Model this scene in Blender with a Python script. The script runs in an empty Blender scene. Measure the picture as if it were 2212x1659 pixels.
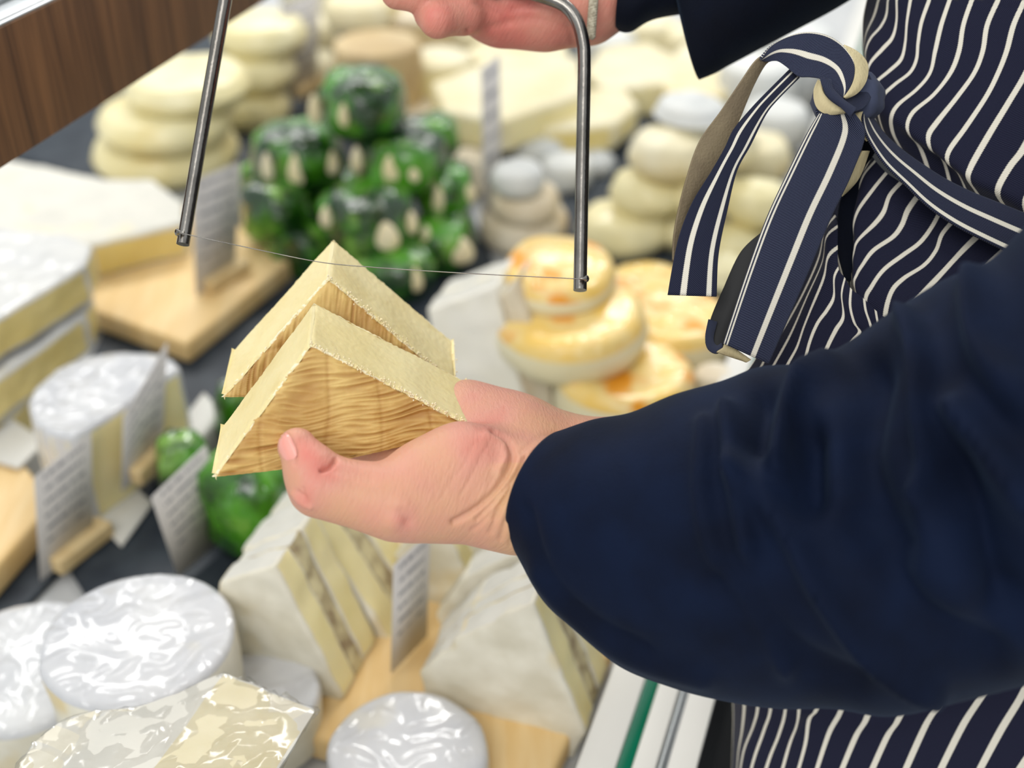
import bpy, bmesh, math, random
import numpy as np
from mathutils import Vector, noise, Matrix

# ------------------------------------------------------------------ camera
F = 2600.0; CX, CY = 1106.0, 829.5; CH = 0.58
PITCH = math.radians(33.9)
CP, SP = math.cos(PITCH), math.sin(PITCH)
CAM = Vector((0, 0, CH))
RIGHT = Vector((1, 0, 0)); UP = Vector((0, SP, CP)); FWD = Vector((0, CP, -SP))
scene = bpy.context.scene
cd = bpy.data.cameras.new('camera'); cam = bpy.data.objects.new('camera', cd)
scene.collection.objects.link(cam)
cam.location = CAM; cam.rotation_euler = (math.pi / 2 - PITCH, 0, 0)
cd.sensor_width = 36; cd.lens = F / 2212 * 36
cd.clip_start = 0.01
cd.dof.use_dof = True; cd.dof.focus_distance = 0.515; cd.dof.aperture_fstop = 4.5
scene.camera = cam

# ------------------------------------------------------------------ light
w = bpy.data.worlds.new('shop_light'); scene.world = w; w.use_nodes = True
bg = w.node_tree.nodes['Background']; bg.inputs[0].default_value = (0.93, 0.97, 1.0, 1); bg.inputs[1].default_value = 0.64
def area(name, loc, target, sx, sy, power, col=(1, .98, .95)):
    l = bpy.data.lights.new(name, 'AREA'); l.shape = 'RECTANGLE'; l.size = sx; l.size_y = sy; l.energy = power; l.color = col
    o = bpy.data.objects.new(name, l); scene.collection.objects.link(o); o.location = loc
    o.rotation_euler = (Vector(target) - Vector(loc)).to_track_quat('-Z', 'Y').to_euler()
    return o
area('ceiling_or_fill_lamp', (-0.9, 2.42, 1.95), (0, .9, 0), 1.6, .38, 20)
area('ceiling_or_fill_lamp', (-0.5, 0.1, 2.1), (0, .7, .1), 1.2, .3, 5)
area('ceiling_or_fill_lamp', (0.5, 3.0, 2.2), (0.2, 1.2, 0), 2.0, .3, 34)
area('ceiling_or_fill_lamp', (-0.5, -1.3, 1.9), (0, .8, .1), 1.6, 1.0, 26)  # fill added behind the camera to brighten the sides facing it
vs = scene.view_settings
vs.view_transform = 'Standard'; vs.look = 'None'; vs.gamma = 1; vs.use_curve_mapping = False; vs.exposure = 0.26
cy = scene.cycles
cy.max_bounces = 6; cy.diffuse_bounces = 3; cy.glossy_bounces = 3; cy.transparent_max_bounces = 10
cy.use_denoising = True

# ------------------------------------------------------------------ helpers
C = scene.collection
def P(px, py, d): return CAM + (RIGHT * ((px - CX) / F) + UP * ((CY - py) / F) + FWD) * d
def ray(px, py): return RIGHT * ((px - CX) / F) + UP * ((CY - py) / F) + FWD
def G(px, py, z=0.0):
    r = ray(px, py); return CAM + r * ((z - CH) / r.z)
def onplane(px, py, p0, n):
    r = ray(px, py); return CAM + r * ((p0 - CAM).dot(n) / r.dot(n))
def proj(v):
    q = v - CAM; d = q.dot(FWD); return CX + F * q.dot(RIGHT) / d, CY - F * q.dot(UP) / d, d
D1 = Vector((math.sin(math.radians(17.6)), math.cos(math.radians(17.6)), 0))
D2 = Vector((D1.y, -D1.x, 0))
def S(r, g, b):
    f = lambda c: (c / 255 / 12.92) if c / 255 < .04045 else ((c / 255 + .055) / 1.055) ** 2.4
    return (f(r), f(g), f(b), 1)
def fbm(v, o=3): return noise.fractal(v, 1.0, 2.0, o)

def link(name, me, parent=None, mats=()):
    o = bpy.data.objects.new(name, me); C.objects.link(o)
    for m in mats: me.materials.append(m)
    if parent: o.parent = parent
    return o
def tag(o, label=None, cat=None, group=None, kind=None):
    if label: o['label'] = label
    if cat: o['category'] = cat
    if group: o['group'] = group
    if kind: o['kind'] = kind
    return o
def empty(name, loc=(0, 0, 0)):
    o = bpy.data.objects.new(name, None); C.objects.link(o); o.location = loc; o.empty_display_size = .02
    return o
def child(o, parent):
    o.parent = parent; o.matrix_parent_inverse = Matrix.Translation(-parent.location); return o
def smooth(me, ang=None):
    me.polygons.foreach_set('use_smooth', [True] * len(me.polygons))
    if ang:
        try: me.set_sharp_from_angle(angle=math.radians(ang))
        except Exception: pass
def frombm(name, bm, mats, parent=None, ang=40):
    me = bpy.data.meshes.new(name); bm.normal_update(); bm.to_mesh(me); bm.free(); smooth(me, ang)
    o = link(name, me, None, mats)
    if parent: child(o, parent)
    return o

# ------------------------------------------------------------------ materials
def nt(name):
    m = bpy.data.materials.new(name); m.use_nodes = True
    n = m.node_tree.nodes; l = m.node_tree.links; b = n['Principled BSDF']
    return m, n, l, b
def setv(b, k, v):
    if k in b.inputs: b.inputs[k].default_value = v
def mottle(name, c1, c2, scale=40, rough=.6, bump=.3, bscale=200, coat=0, sss=0, spec=.4, lo=.35, hi=.65, c3=None, s3=12, t3=(.6, .72), stretch=(1, 1, 1), bdist=.0006, sheen=0, crinkle=0, crs=30, metallic=0):
    m, n, l, b = nt(name)
    tc = n.new('ShaderNodeTexCoord'); mp = n.new('ShaderNodeMapping'); l.new(tc.outputs['Object'], mp.inputs[0]); mp.inputs['Scale'].default_value = stretch
    ns = n.new('ShaderNodeTexNoise'); ns.inputs['Scale'].default_value = scale; ns.inputs['Detail'].default_value = 5
    l.new(mp.outputs[0], ns.inputs['Vector'])
    mr = n.new('ShaderNodeMapRange'); mr.inputs[1].default_value = lo; mr.inputs[2].default_value = hi; l.new(ns.outputs[0], mr.inputs[0])
    mx = n.new('ShaderNodeMix'); mx.data_type = 'RGBA'; mx.inputs[6].default_value = c1; mx.inputs[7].default_value = c2
    l.new(mr.outputs[0], mx.inputs[0]); out = mx.outputs[2]
    if c3:
        n3 = n.new('ShaderNodeTexNoise'); n3.inputs['Scale'].default_value = s3; n3.inputs['Detail'].default_value = 3; l.new(tc.outputs['Object'], n3.inputs['Vector'])
        m3 = n.new('ShaderNodeMapRange'); m3.inputs[1].default_value = t3[0]; m3.inputs[2].default_value = t3[1]; l.new(n3.outputs[0], m3.inputs[0])
        x3 = n.new('ShaderNodeMix'); x3.data_type = 'RGBA'; x3.inputs[7].default_value = c3; l.new(out, x3.inputs[6]); l.new(m3.outputs[0], x3.inputs[0]); out = x3.outputs[2]
    l.new(out, b.inputs['Base Color'])
    b.inputs['Roughness'].default_value = rough; b.inputs['Specular IOR Level'].default_value = spec
    b.inputs['Metallic'].default_value = metallic
    if bump:
        nb = n.new('ShaderNodeTexNoise'); nb.inputs['Scale'].default_value = bscale; nb.inputs['Detail'].default_value = 4; l.new(mp.outputs[0], nb.inputs['Vector'])
        bp = n.new('ShaderNodeBump'); bp.inputs['Strength'].default_value = bump; bp.inputs['Distance'].default_value = bdist; l.new(nb.outputs[0], bp.inputs['Height'])
        l.new(bp.outputs[0], b.inputs['Normal'])
    if coat:
        setv(b, 'Coat Weight', coat); setv(b, 'Coat Roughness', .12)
        if crinkle:
            nc = n.new('ShaderNodeTexNoise'); nc.noise_type = 'RIDGED_MULTIFRACTAL'; nc.inputs['Scale'].default_value = crs; nc.inputs['Detail'].default_value = 2; nc.inputs['Distortion'].default_value = 1.2
            l.new(tc.outputs['Object'], nc.inputs['Vector'])
            bc = n.new('ShaderNodeBump'); bc.inputs['Strength'].default_value = crinkle; bc.inputs['Distance'].default_value = .009; l.new(nc.outputs[0], bc.inputs['Height'])
            l.new(bc.outputs[0], b.inputs['Coat Normal'])
    if sss:
        setv(b, 'Subsurface Weight', sss); setv(b, 'Subsurface Radius', (1, .6, .3)); setv(b, 'Subsurface Scale', .004)
    if sheen:
        setv(b, 'Sheen Weight', sheen); setv(b, 'Sheen Roughness', .4); setv(b, 'Sheen Tint', (.35, .6, 1, 1))
    return m

M = {}
M['rind_white'] = mottle('white_mould_rind', S(206, 204, 194), S(216, 213, 202), 30, .75, .5, 160, c3=S(228, 216, 178), s3=16, t3=(.58, .75))
M['rind_wrapped'] = mottle('white_rind_under_film', S(198, 199, 202), S(216, 216, 216), 26, .6, .4, 120, coat=1, crinkle=1.0, crs=42, c3=S(224, 216, 190), s3=18, t3=(.6, .75))
M['rind_film'] = mottle('white_rind_glossy_film', S(208, 208, 206), S(218, 217, 212), 26, .6, .4, 120, coat=.8, crinkle=.9, crs=30, c3=S(226, 216, 186), s3=18, t3=(.6, .75))
M['rind_side'] = mottle('pale_rind_side', S(216, 210, 190), S(230, 225, 208), 50, .75, .6, 150, c3=S(220, 200, 150), s3=22, t3=(.58, .75))
M['rind_bright'] = mottle('bright_cream_rind', S(240, 235, 218), S(244, 240, 228), 30, .75, .5, 160)
M['paste'] = mottle('cream_paste', S(238, 224, 164), S(244, 232, 182), 25, .55, .3, 180, sss=.1)
M['paste_yellow'] = mottle('yellow_paste', S(224, 202, 126), S(236, 218, 152), 18, .5, .3, 150, sss=.1)
M['cream'] = mottle('cream_round', S(232, 220, 178), S(238, 230, 200), 14, .6, .4, 90, c3=S(222, 200, 138), s3=10, t3=(.55, .75))
M['butter'] = mottle('butter_yellow_cheese', S(232, 218, 160), S(240, 232, 190), 12, .45, .3, 90, c3=S(224, 196, 110), s3=9, t3=(.58, .78), coat=.3)
M['beige'] = mottle('beige_rind', S(214, 198, 168), S(230, 220, 198), 25, .75, .6, 120, c3=S(190, 160, 116), s3=12, t3=(.58, .75))
M['tan'] = mottle('tan_rind', S(196, 170, 124), S(216, 196, 156), 18, .75, .6, 100, c3=S(160, 124, 76), s3=9, t3=(.55, .75))
M['orange'] = mottle('orange_washed_rind', S(248, 206, 104), S(246, 224, 160), 30, .35, .4, 100, coat=.6, crinkle=.6, crs=40, c3=S(242, 160, 30), s3=30, t3=(.54, .64))
M['grey_white'] = mottle('grey_white_rind', S(206, 208, 206), S(222, 222, 216), 20, .7, .5, 120)
M['filling'] = mottle('dark_truffle_filling', S(150, 130, 100), S(218, 206, 162), 80, .7, .8, 300, lo=.36, hi=.6)
M['green'] = mottle('green_leaf_wrap', S(12, 54, 8), S(76, 150, 18), 26, .25, .5, 60, coat=1, crinkle=.7, crs=50, lo=.44, hi=.62, c3=S(140, 190, 80), s3=24, t3=(.60, .72))
M['end'] = mottle('cream_end', S(242, 226, 180), S(248, 236, 204), 40, .6, .3, 200)
M['slate'] = mottle('dark_slate', S(34, 42, 52), S(52, 60, 68), 40, .55, .5, 180)
M['bed'] = mottle('light_grey_tray', S(184, 186, 187), S(194, 195, 195), 6, .4, 0)
M['board'] = mottle('beech_board', S(230, 194, 132), S(238, 208, 154), 22, .5, .3, 60, stretch=(6, .7, 1))
M['board_edge'] = M['board']
M['block'] = mottle('beech_block', S(208, 180, 130), S(222, 198, 150), 60, .6, .2, 90)
M['ledge'] = mottle('white_laminate', S(212, 210, 202), S(217, 215, 208), 8, .4, 0)
M['greenglass'] = mottle('green_glass_edge', S(8, 92, 66), S(10, 104, 76), 20, .15, 0, spec=.6)
M['channel'] = mottle('steel_channel', S(176, 182, 184), S(200, 204, 206), 10, .3, 0, metallic=.7)
M['black'] = mottle('black_floor', S(10, 11, 13), S(14, 15, 17), 10, .6, 0)
M['steel'] = mottle('brushed_steel', S(120, 116, 110), S(150, 146, 140), 60, .24, .15, 500, metallic=1, stretch=(1, 1, .15))
M['jacket'] = mottle('navy_cotton', S(3, 11, 30), S(6, 19, 43), 30, .85, .5, 900, sheen=.03, spec=.15, bdist=.0004)
M['dark_jacket'] = mottle('dark_navy_cloth', S(7, 10, 20), S(9, 15, 30), 30, .9, .4, 900, sheen=.05, spec=.15)
M['cord'] = mottle('braided_cord', S(150, 140, 120), S(190, 182, 160), 800, .8, .8, 900)
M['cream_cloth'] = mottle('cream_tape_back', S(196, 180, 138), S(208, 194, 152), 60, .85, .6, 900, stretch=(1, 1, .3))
M['shaded_cloth'] = mottle('shaded_tape_back', S(120, 106, 84), S(136, 122, 96), 60, .85, .6, 900)  # darker copy of the cream tape, its shade put into the colour

def skin_mat():
    m, n, l, b = nt('skin')
    tc = n.new('ShaderNodeTexCoord')
    at = n.new('ShaderNodeAttribute'); at.attribute_name = 'tone'
    ns = n.new('ShaderNodeTexNoise'); ns.inputs['Scale'].default_value = 70; ns.inputs['Detail'].default_value = 5; l.new(tc.outputs['Object'], ns.inputs['Vector'])
    sm = n.new('ShaderNodeMath'); sm.operation = 'MULTIPLY_ADD'; sm.inputs[1].default_value = .5; l.new(ns.outputs[0], sm.inputs[0]); l.new(at.outputs['Fac'], sm.inputs[2])
    cr = n.new('ShaderNodeValToRGB'); e = cr.color_ramp.elements
    e[0].position = .2; e[0].color = S(208, 162, 122); e[1].position = 1.0; e[1].color = S(206, 104, 96)
    e2 = cr.color_ramp.elements.new(.6); e2.color = S(208, 146, 126)
    l.new(sm.outputs[0], cr.inputs[0]); l.new(cr.outputs[0], b.inputs['Base Color'])
    b.inputs['Roughness'].default_value = .5; b.inputs['Specular IOR Level'].default_value = .35
    setv(b, 'Subsurface Weight', .25); setv(b, 'Subsurface Radius', (1, .35, .2)); setv(b, 'Subsurface Scale', .004)
    comb = n.new('ShaderNodeCombineXYZ')
    for i, vec in enumerate(((.88 * 900, 60, -.47 * 900), (0, 260, 0), (.47 * 110, 0, .88 * 110))):
        dt = n.new('ShaderNodeVectorMath'); dt.operation = 'DOT_PRODUCT'; dt.inputs[1].default_value = vec; l.new(tc.outputs['Object'], dt.inputs[0]); l.new(dt.outputs['Value'], comb.inputs[i])
    nb = n.new('ShaderNodeTexNoise'); nb.inputs['Scale'].default_value = 1.0; nb.inputs['Detail'].default_value = 4; nb.inputs['Distortion'].default_value = .4; l.new(comb.outputs[0], nb.inputs['Vector'])
    bp = n.new('ShaderNodeBump'); bp.inputs['Strength'].default_value = .6; bp.inputs['Distance'].default_value = .0007; l.new(nb.outputs[0], bp.inputs['Height'])
    l.new(bp.outputs[0], b.inputs['Normal'])
    return m
M['skin'] = skin_mat()
M['nail'] = mottle('nail', S(226, 150, 136), S(232, 162, 148), 60, .28, 0, coat=.3, sss=.1)

def stripe_mat(name, centers, half, period=False, twill=90.0, navy=S(18, 20, 40), cream=S(226, 220, 204), twc=S(92, 100, 126), twamt=.55):
    m, n, l, b = nt(name)
    uv = n.new('ShaderNodeUVMap'); uv.uv_map = 'UVMap'; sp = n.new('ShaderNodeSeparateXYZ'); l.new(uv.outputs[0], sp.inputs[0])
    def mth(op, a, bb=None, c=None):
        k = n.new('ShaderNodeMath'); k.operation = op
        for i, x in enumerate((a, bb, c)):
            if x is None: continue
            if isinstance(x, (int, float)): k.inputs[i].default_value = x
            else: l.new(x, k.inputs[i])
        return k.outputs[0]
    u, v = sp.outputs[0], sp.outputs[1]
    # twill lines and saw-toothed stripe edge share one diagonal phase
    ph = mth('FRACT', mth('MULTIPLY', mth('ADD', mth('MULTIPLY', u, .8), v), twill / 10))
    saw = mth('MULTIPLY', mth('SUBTRACT', ph, .5), half * .35)
    x = mth('FRACT', u) if period else u
    fac = None
    for c, h in centers:
        dd = mth('ABSOLUTE', mth('ADD', mth('SUBTRACT', x, c), saw))
        lt = mth('LESS_THAN', dd, h)
        fac = lt if fac is None else mth('MAXIMUM', fac, lt)
    tw = mth('MULTIPLY', mth('LESS_THAN', ph, .36), twamt)
    a = n.new('ShaderNodeMix'); a.data_type = 'RGBA'; a.inputs[6].default_value = navy; a.inputs[7].default_value = twc; l.new(tw, a.inputs[0])
    c2 = n.new('ShaderNodeMix'); c2.data_type = 'RGBA'; c2.inputs[7].default_value = cream; l.new(a.outputs[2], c2.inputs[6]); l.new(fac, c2.inputs[0])
    l.new(c2.outputs[2], b.inputs['Base Color'])
    b.inputs['Roughness'].default_value = .85; b.inputs['Specular IOR Level'].default_value = .2; setv(b, 'Sheen Weight', .06)
    hh = mth('ADD', mth('PINGPONG', ph, .5), mth('MULTIPLY', fac, 1.2))
    bp = n.new('ShaderNodeBump'); bp.inputs['Strength'].default_value = .5; bp.inputs['Distance'].default_value = .0004; l.new(hh, bp.inputs['Height'])
    l.new(bp.outputs[0], b.inputs['Normal'])
    return m
# ribbon UVs: u 0..1 over the width, v = length / width; apron UVs: u = stripe index, v = length / stripe spacing
M['apron'] = stripe_mat('apron_stripe', [(0, .10), (1, .10)], .10, True, twill=170, navy=S(19, 20, 42), twamt=.12)
M['tail'] = stripe_mat('tie_stripe', [(.035, .02), (.11, .018), (.63, .045)], .04, twill=300, twamt=.6)
M['tie_b'] = stripe_mat('tie_stripe_narrow', [(.33, .055), (.80, .05)], .05, twill=300, twamt=.25)
M['tie_arch'] = stripe_mat('tie_stripe_arch', [(.52, .06), (.03, .025)], .05, twill=300, twamt=.6)
M['belt'] = stripe_mat('tie_stripe_belt', [(.12, .055), (.55, .05)], .05, twill=300, twamt=.4)
M['plain_twill'] = stripe_mat('navy_twill', [(5, .01)], .01, twill=260, twamt=.6)

def film_mat():
    m, n, l, b = nt('clear_plastic_film')
    out = n['Material Output']
    tr = n.new('ShaderNodeBsdfTransparent'); gl = n.new('ShaderNodeBsdfGlossy'); gl.inputs['Roughness'].default_value = .13
    lw = n.new('ShaderNodeLayerWeight'); lw.inputs[0].default_value = .45
    mr = n.new('ShaderNodeMapRange'); mr.inputs[3].default_value = .03; mr.inputs[4].default_value = .34; l.new(lw.outputs['Fresnel'], mr.inputs[0])
    tc = n.new('ShaderNodeTexCoord')
    nc = n.new('ShaderNodeTexNoise'); nc.noise_type = 'RIDGED_MULTIFRACTAL'; nc.inputs['Scale'].default_value = 32; nc.inputs['Detail'].default_value = 2; nc.inputs['Distortion'].default_value = 1.5
    l.new(tc.outputs['Object'], nc.inputs['Vector'])
    bc = n.new('ShaderNodeBump'); bc.inputs['Strength'].default_value = .55; bc.inputs['Distance'].default_value = .003; l.new(nc.outputs[0], bc.inputs['Height'])
    l.new(bc.outputs[0], gl.inputs['Normal']); l.new(bc.outputs[0], lw.inputs['Normal'])
    mx = n.new('ShaderNodeMixShader'); l.new(mr.outputs[0], mx.inputs[0]); l.new(tr.outputs[0], mx.inputs[1]); l.new(gl.outputs[0], mx.inputs[2])
    l.new(mx.outputs[0], out.inputs['Surface'])
    return m
M['film'] = film_mat()

def card_mat():
    m, n, l, b = nt('printed_card')
    uv = n.new('ShaderNodeUVMap'); uv.uv_map = 'UVMap'
    sp = n.new('ShaderNodeSeparateXYZ'); l.new(uv.outputs[0], sp.inputs[0])
    def mth(op, a, bb=None):
        k = n.new('ShaderNodeMath'); k.operation = op
        for i, x in enumerate((a, bb)):
            if x is None: continue
            if isinstance(x, (int, float)): k.inputs[i].default_value = x
            else: l.new(x, k.inputs[i])
        return k.outputs[0]
    row = mth('MULTIPLY', sp.outputs[1], 8); fr = mth('FRACT', row); fl = mth('FLOOR', row)
    cb = n.new('ShaderNodeCombineXYZ'); l.new(mth('MULTIPLY', sp.outputs[0], 26), cb.inputs[0]); l.new(mth('MULTIPLY', fl, 7.3), cb.inputs[1])
    ns = n.new('ShaderNodeTexNoise'); ns.inputs['Scale'].default_value = 1.0; l.new(cb.outputs[0], ns.inputs['Vector'])
    on = mth('MULTIPLY', mth('LESS_THAN', mth('ABSOLUTE', mth('SUBTRACT', fr, .5)), .16), mth('GREATER_THAN', ns.outputs[0], .46))
    on = mth('MULTIPLY', on, mth('LESS_THAN', mth('ABSOLUTE', mth('SUBTRACT', sp.outputs[0], .5)), .36))
    on = mth('MULTIPLY', on, mth('GREATER_THAN', sp.outputs[1], .3))
    mx = n.new('ShaderNodeMix'); mx.data_type = 'RGBA'; mx.inputs[6].default_value = S(208, 204, 200); mx.inputs[7].default_value = S(138, 138, 142); l.new(on, mx.inputs[0])
    l.new(mx.outputs[2], b.inputs['Base Color']); b.inputs['Roughness'].default_value = .5
    return m
M['card'] = card_mat()

def wood_mat():
    m, n, l, b = nt('walnut_fascia')
    tc = n.new('ShaderNodeTexCoord'); mp = n.new('ShaderNodeMapping'); mp.inputs['Scale'].default_value = (60, 60, 2.2); l.new(tc.outputs['Object'], mp.inputs[0])
    a = n.new('ShaderNodeTexNoise'); a.inputs['Scale'].default_value = 1.6; a.inputs['Detail'].default_value = 6; a.inputs['Distortion'].default_value = .6; l.new(mp.outputs[0], a.inputs['Vector'])
    c = n.new('ShaderNodeTexNoise'); c.inputs['Scale'].default_value = 7; c.inputs['Detail'].default_value = 5; l.new(mp.outputs[0], c.inputs['Vector'])
    ad = n.new('ShaderNodeMath'); ad.operation = 'MULTIPLY_ADD'; ad.inputs[1].default_value = .45; l.new(c.outputs[0], ad.inputs[0]); l.new(a.outputs[0], ad.inputs[2])
    cr = n.new('ShaderNodeValToRGB'); e = cr.color_ramp.elements; e[0].position = .5; e[0].color = S(74, 48, 28); e[1].position = .92; e[1].color = S(128, 88, 54)
    l.new(ad.outputs[0], cr.inputs[0]); l.new(cr.outputs[0], b.inputs['Base Color']); b.inputs['Roughness'].default_value = .55
    bp = n.new('ShaderNodeBump'); bp.inputs['Strength'].default_value = .5; bp.inputs['Distance'].default_value = .0008; l.new(ad.outputs[0], bp.inputs['Height']); l.new(bp.outputs[0], b.inputs['Normal'])
    return m
M['walnut'] = wood_mat()

def tomme_mat():
    m, n, l, b = nt('wrinkled_golden_rind')
    tc = n.new('ShaderNodeTexCoord')
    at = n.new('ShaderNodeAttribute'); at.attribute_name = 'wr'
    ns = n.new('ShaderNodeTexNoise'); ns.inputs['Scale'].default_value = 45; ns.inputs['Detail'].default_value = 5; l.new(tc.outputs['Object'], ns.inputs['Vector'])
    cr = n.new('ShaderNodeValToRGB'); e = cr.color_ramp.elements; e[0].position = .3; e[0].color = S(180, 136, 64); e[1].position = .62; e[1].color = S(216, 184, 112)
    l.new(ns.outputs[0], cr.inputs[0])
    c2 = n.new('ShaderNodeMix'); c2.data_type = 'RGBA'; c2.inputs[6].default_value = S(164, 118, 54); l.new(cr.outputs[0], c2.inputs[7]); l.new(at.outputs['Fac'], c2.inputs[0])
    ed = n.new('ShaderNodeAttribute'); ed.attribute_name = 'edge'
    n2 = n.new('ShaderNodeTexNoise'); n2.inputs['Scale'].default_value = 260; n2.inputs['Detail'].default_value = 4; l.new(tc.outputs['Object'], n2.inputs['Vector'])
    ml = n.new('ShaderNodeMath'); ml.operation = 'MULTIPLY'; l.new(ed.outputs['Fac'], ml.inputs[0]); l.new(n2.outputs[0], ml.inputs[1])
    mr = n.new('ShaderNodeMapRange'); mr.inputs[1].default_value = .28; mr.inputs[2].default_value = .42; l.new(ml.outputs[0], mr.inputs[0])
    c3 = n.new('ShaderNodeMix'); c3.data_type = 'RGBA'; c3.inputs[7].default_value = S(236, 226, 192); l.new(c2.outputs[2], c3.inputs[6]); l.new(mr.outputs[0], c3.inputs[0])
    l.new(c3.outputs[2], b.inputs['Base Color']); b.inputs['Roughness'].default_value = .6
    setv(b, 'Subsurface Weight', .08); setv(b, 'Subsurface Scale', .003)
    bp = n.new('ShaderNodeBump'); bp.inputs['Strength'].default_value = .6; bp.inputs['Distance'].default_value = .0006; l.new(n2.outputs[0], bp.inputs['Height']); l.new(bp.outputs[0], b.inputs['Normal'])
    return m
M['tomme'] = tomme_mat()
M['cut_paste'] = mottle('pale_cut_paste', S(208, 198, 162), S(218, 209, 178), 30, .5, .3, 200, sss=.1, c3=S(190, 168, 112), s3=26, t3=(.62, .78))
M['tomme_paste'] = mottle('ivory_paste', S(222, 204, 146), S(229, 214, 162), 40, .6, .5, 260, sss=.15, c3=S(214, 188, 120), s3=30, t3=(.64, .8))

# ------------------------------------------------------------------ shape tools
def prism(name, poly, ext, mats, parent=None, sides=None, bevel=.003, noise_amp=.0, nscale=40, seg=3, cuts=0, seed=0):
    """poly: list of Vector (front cap), ext: Vector. mats[0]=caps, sides: per edge material index"""
    bm = bmesh.new(); n = len(poly)
    c = sum(poly, Vector()) / n
    f = [bm.verts.new(p) for p in poly]; g = [bm.verts.new(p + ext) for p in poly]
    a = bm.faces.new(f); bq = bm.faces.new(list(reversed(g)))
    for i in range(n):
        q = bm.faces.new((f[(i + 1) % n], f[i], g[i], g[(i + 1) % n]))
        q.material_index = (sides[i] if sides else (1 if len(mats) > 1 else 0))
    bm.normal_update()
    bmesh.ops.recalc_face_normals(bm, faces=bm.faces)
    if bevel: bmesh.ops.bevel(bm, geom=list(bm.edges), offset=bevel, segments=seg, affect='EDGES', profile=.5, clamp_overlap=True)
    if cuts:
        bmesh.ops.triangulate(bm, faces=[q for q in bm.faces if len(q.verts) > 4])
        for _ in range(cuts):
            es = [e for e in bm.edges if e.calc_length() > .006]
            if not es: break
            bmesh.ops.subdivide_edges(bm, edges=es, cuts=1, use_grid_fill=False)
            bmesh.ops.triangulate(bm, faces=[q for q in bm.faces if len(q.verts) > 4])
    if noise_amp:
        bm.normal_update()
        o = Vector((seed * 3.1, seed * 1.7, 0))
        for v in bm.verts:
            v.co += v.normal * fbm(v.co * nscale + o) * noise_amp
    return frombm(name, bm, mats, parent, 50)

def lathe(name, center, prof, mats, parent=None, seg=48, amp=0, nscale=30, tilt=(0, 0), midx=None, squash=1.0, seed=0, cap=True):
    """prof: list (r, z) bottom to top"""
    bm = bmesh.new(); rings = []
    rot = Matrix.Rotation(tilt[0], 3, 'X') @ Matrix.Rotation(tilt[1], 3, 'Y')
    for r, z in prof:
        ring = []
        for k in range(seg):
            a = 2 * math.pi * k / seg
            p = Vector((r * math.cos(a), r * math.sin(a) * squash, z))
            if amp:
                d = fbm(Vector((p.x, p.y, p.z)) * nscale + Vector((seed * 2.3, seed, 0))) * amp
                p += Vector((math.cos(a) * d, math.sin(a) * d, d * .5))
            ring.append(bm.verts.new(center + rot @ p))
        rings.append(ring)
    for j in range(len(rings) - 1):
        for k in range(seg):
            q = bm.faces.new((rings[j][k], rings[j][(k + 1) % seg], rings[j + 1][(k + 1) % seg], rings[j + 1][k]))
            if midx: q.material_index = midx[j]
    if cap:
        bm.faces.new(list(reversed(rings[0]))); t = bm.faces.new(rings[-1])
        if midx: t.material_index = midx[-1]
    return frombm(name, bm, mats, parent, 60)

def puck(R, h, rb=.006, top_n=5, bulge=.0, dome=0.0):
    pr = [(R * .6, 0), (R - rb, 0), (R - rb * .3, rb * .3), (R + bulge * .5, rb)]
    pr += [(R + bulge, h * .5)]
    pr += [(R + bulge * .4, h - rb), (R - rb * .12, h - rb * .45), (R - rb * .45, h - rb * .12), (R - rb, h)]
    for i in range(1, top_n): 
        t = 1 - i / top_n; pr.append(((R - rb) * t, h + dome * (1 - t * t)))
    pr.append((.0006, h + dome))
    return pr

def tube(name, pts, rad, mats, parent=None, seg=16, closed_ends=True):
    pts = [Vector(p) for p in pts]; n = len(pts); rr = rad if isinstance(rad, (list, tuple)) else [rad] * n
    bm = bmesh.new(); rings = []; up = None
    for i, p in enumerate(pts):
        t = (pts[min(i + 1, n - 1)] - pts[max(i - 1, 0)]).normalized()
        if up is None: up = t.orthogonal().normalized()
        up = (up - t * up.dot(t)).normalized(); s = t.cross(up)
        rings.append([bm.verts.new(p + (up * math.cos(2 * math.pi * k / seg) + s * math.sin(2 * math.pi * k / seg)) * rr[i]) for k in range(seg)])
    for j in range(n - 1):
        for k in range(seg): bm.faces.new((rings[j][k], rings[j][(k + 1) % seg], rings[j + 1][(k + 1) % seg], rings[j + 1][k]))
    if closed_ends: bm.faces.new(list(reversed(rings[0]))); bm.faces.new(rings[-1])
    bmesh.ops.recalc_face_normals(bm, faces=bm.faces)
    return frombm(name, bm, mats, parent, 50)

def cr1(a, b, c, d, t): return .5 * ((2 * b) + (-a + c) * t + (2 * a - 5 * b + 4 * c - d) * t * t + (-a + 3 * b - 3 * c + d) * t ** 3)
def resample(pts, n):
    """Catmull-Rom through pts (tuples), n samples evenly by chord length"""
    pts = [tuple(p) for p in pts]
    L = [0]
    for i in range(1, len(pts)): L.append(L[-1] + math.dist(pts[i][:2], pts[i - 1][:2]))
    out = []
    for k in range(n):
        s = L[-1] * k / (n - 1); i = 0
        while i < len(L) - 2 and s > L[i + 1]: i += 1
        t = (s - L[i]) / max(1e-9, L[i + 1] - L[i])
        a, b, c, d = pts[max(i - 1, 0)], pts[i], pts[i + 1], pts[min(i + 2, len(pts) - 1)]
        out.append(tuple(cr1(a[j], b[j], c[j], d[j], t) for j in range(len(b))))
    return out

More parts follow.
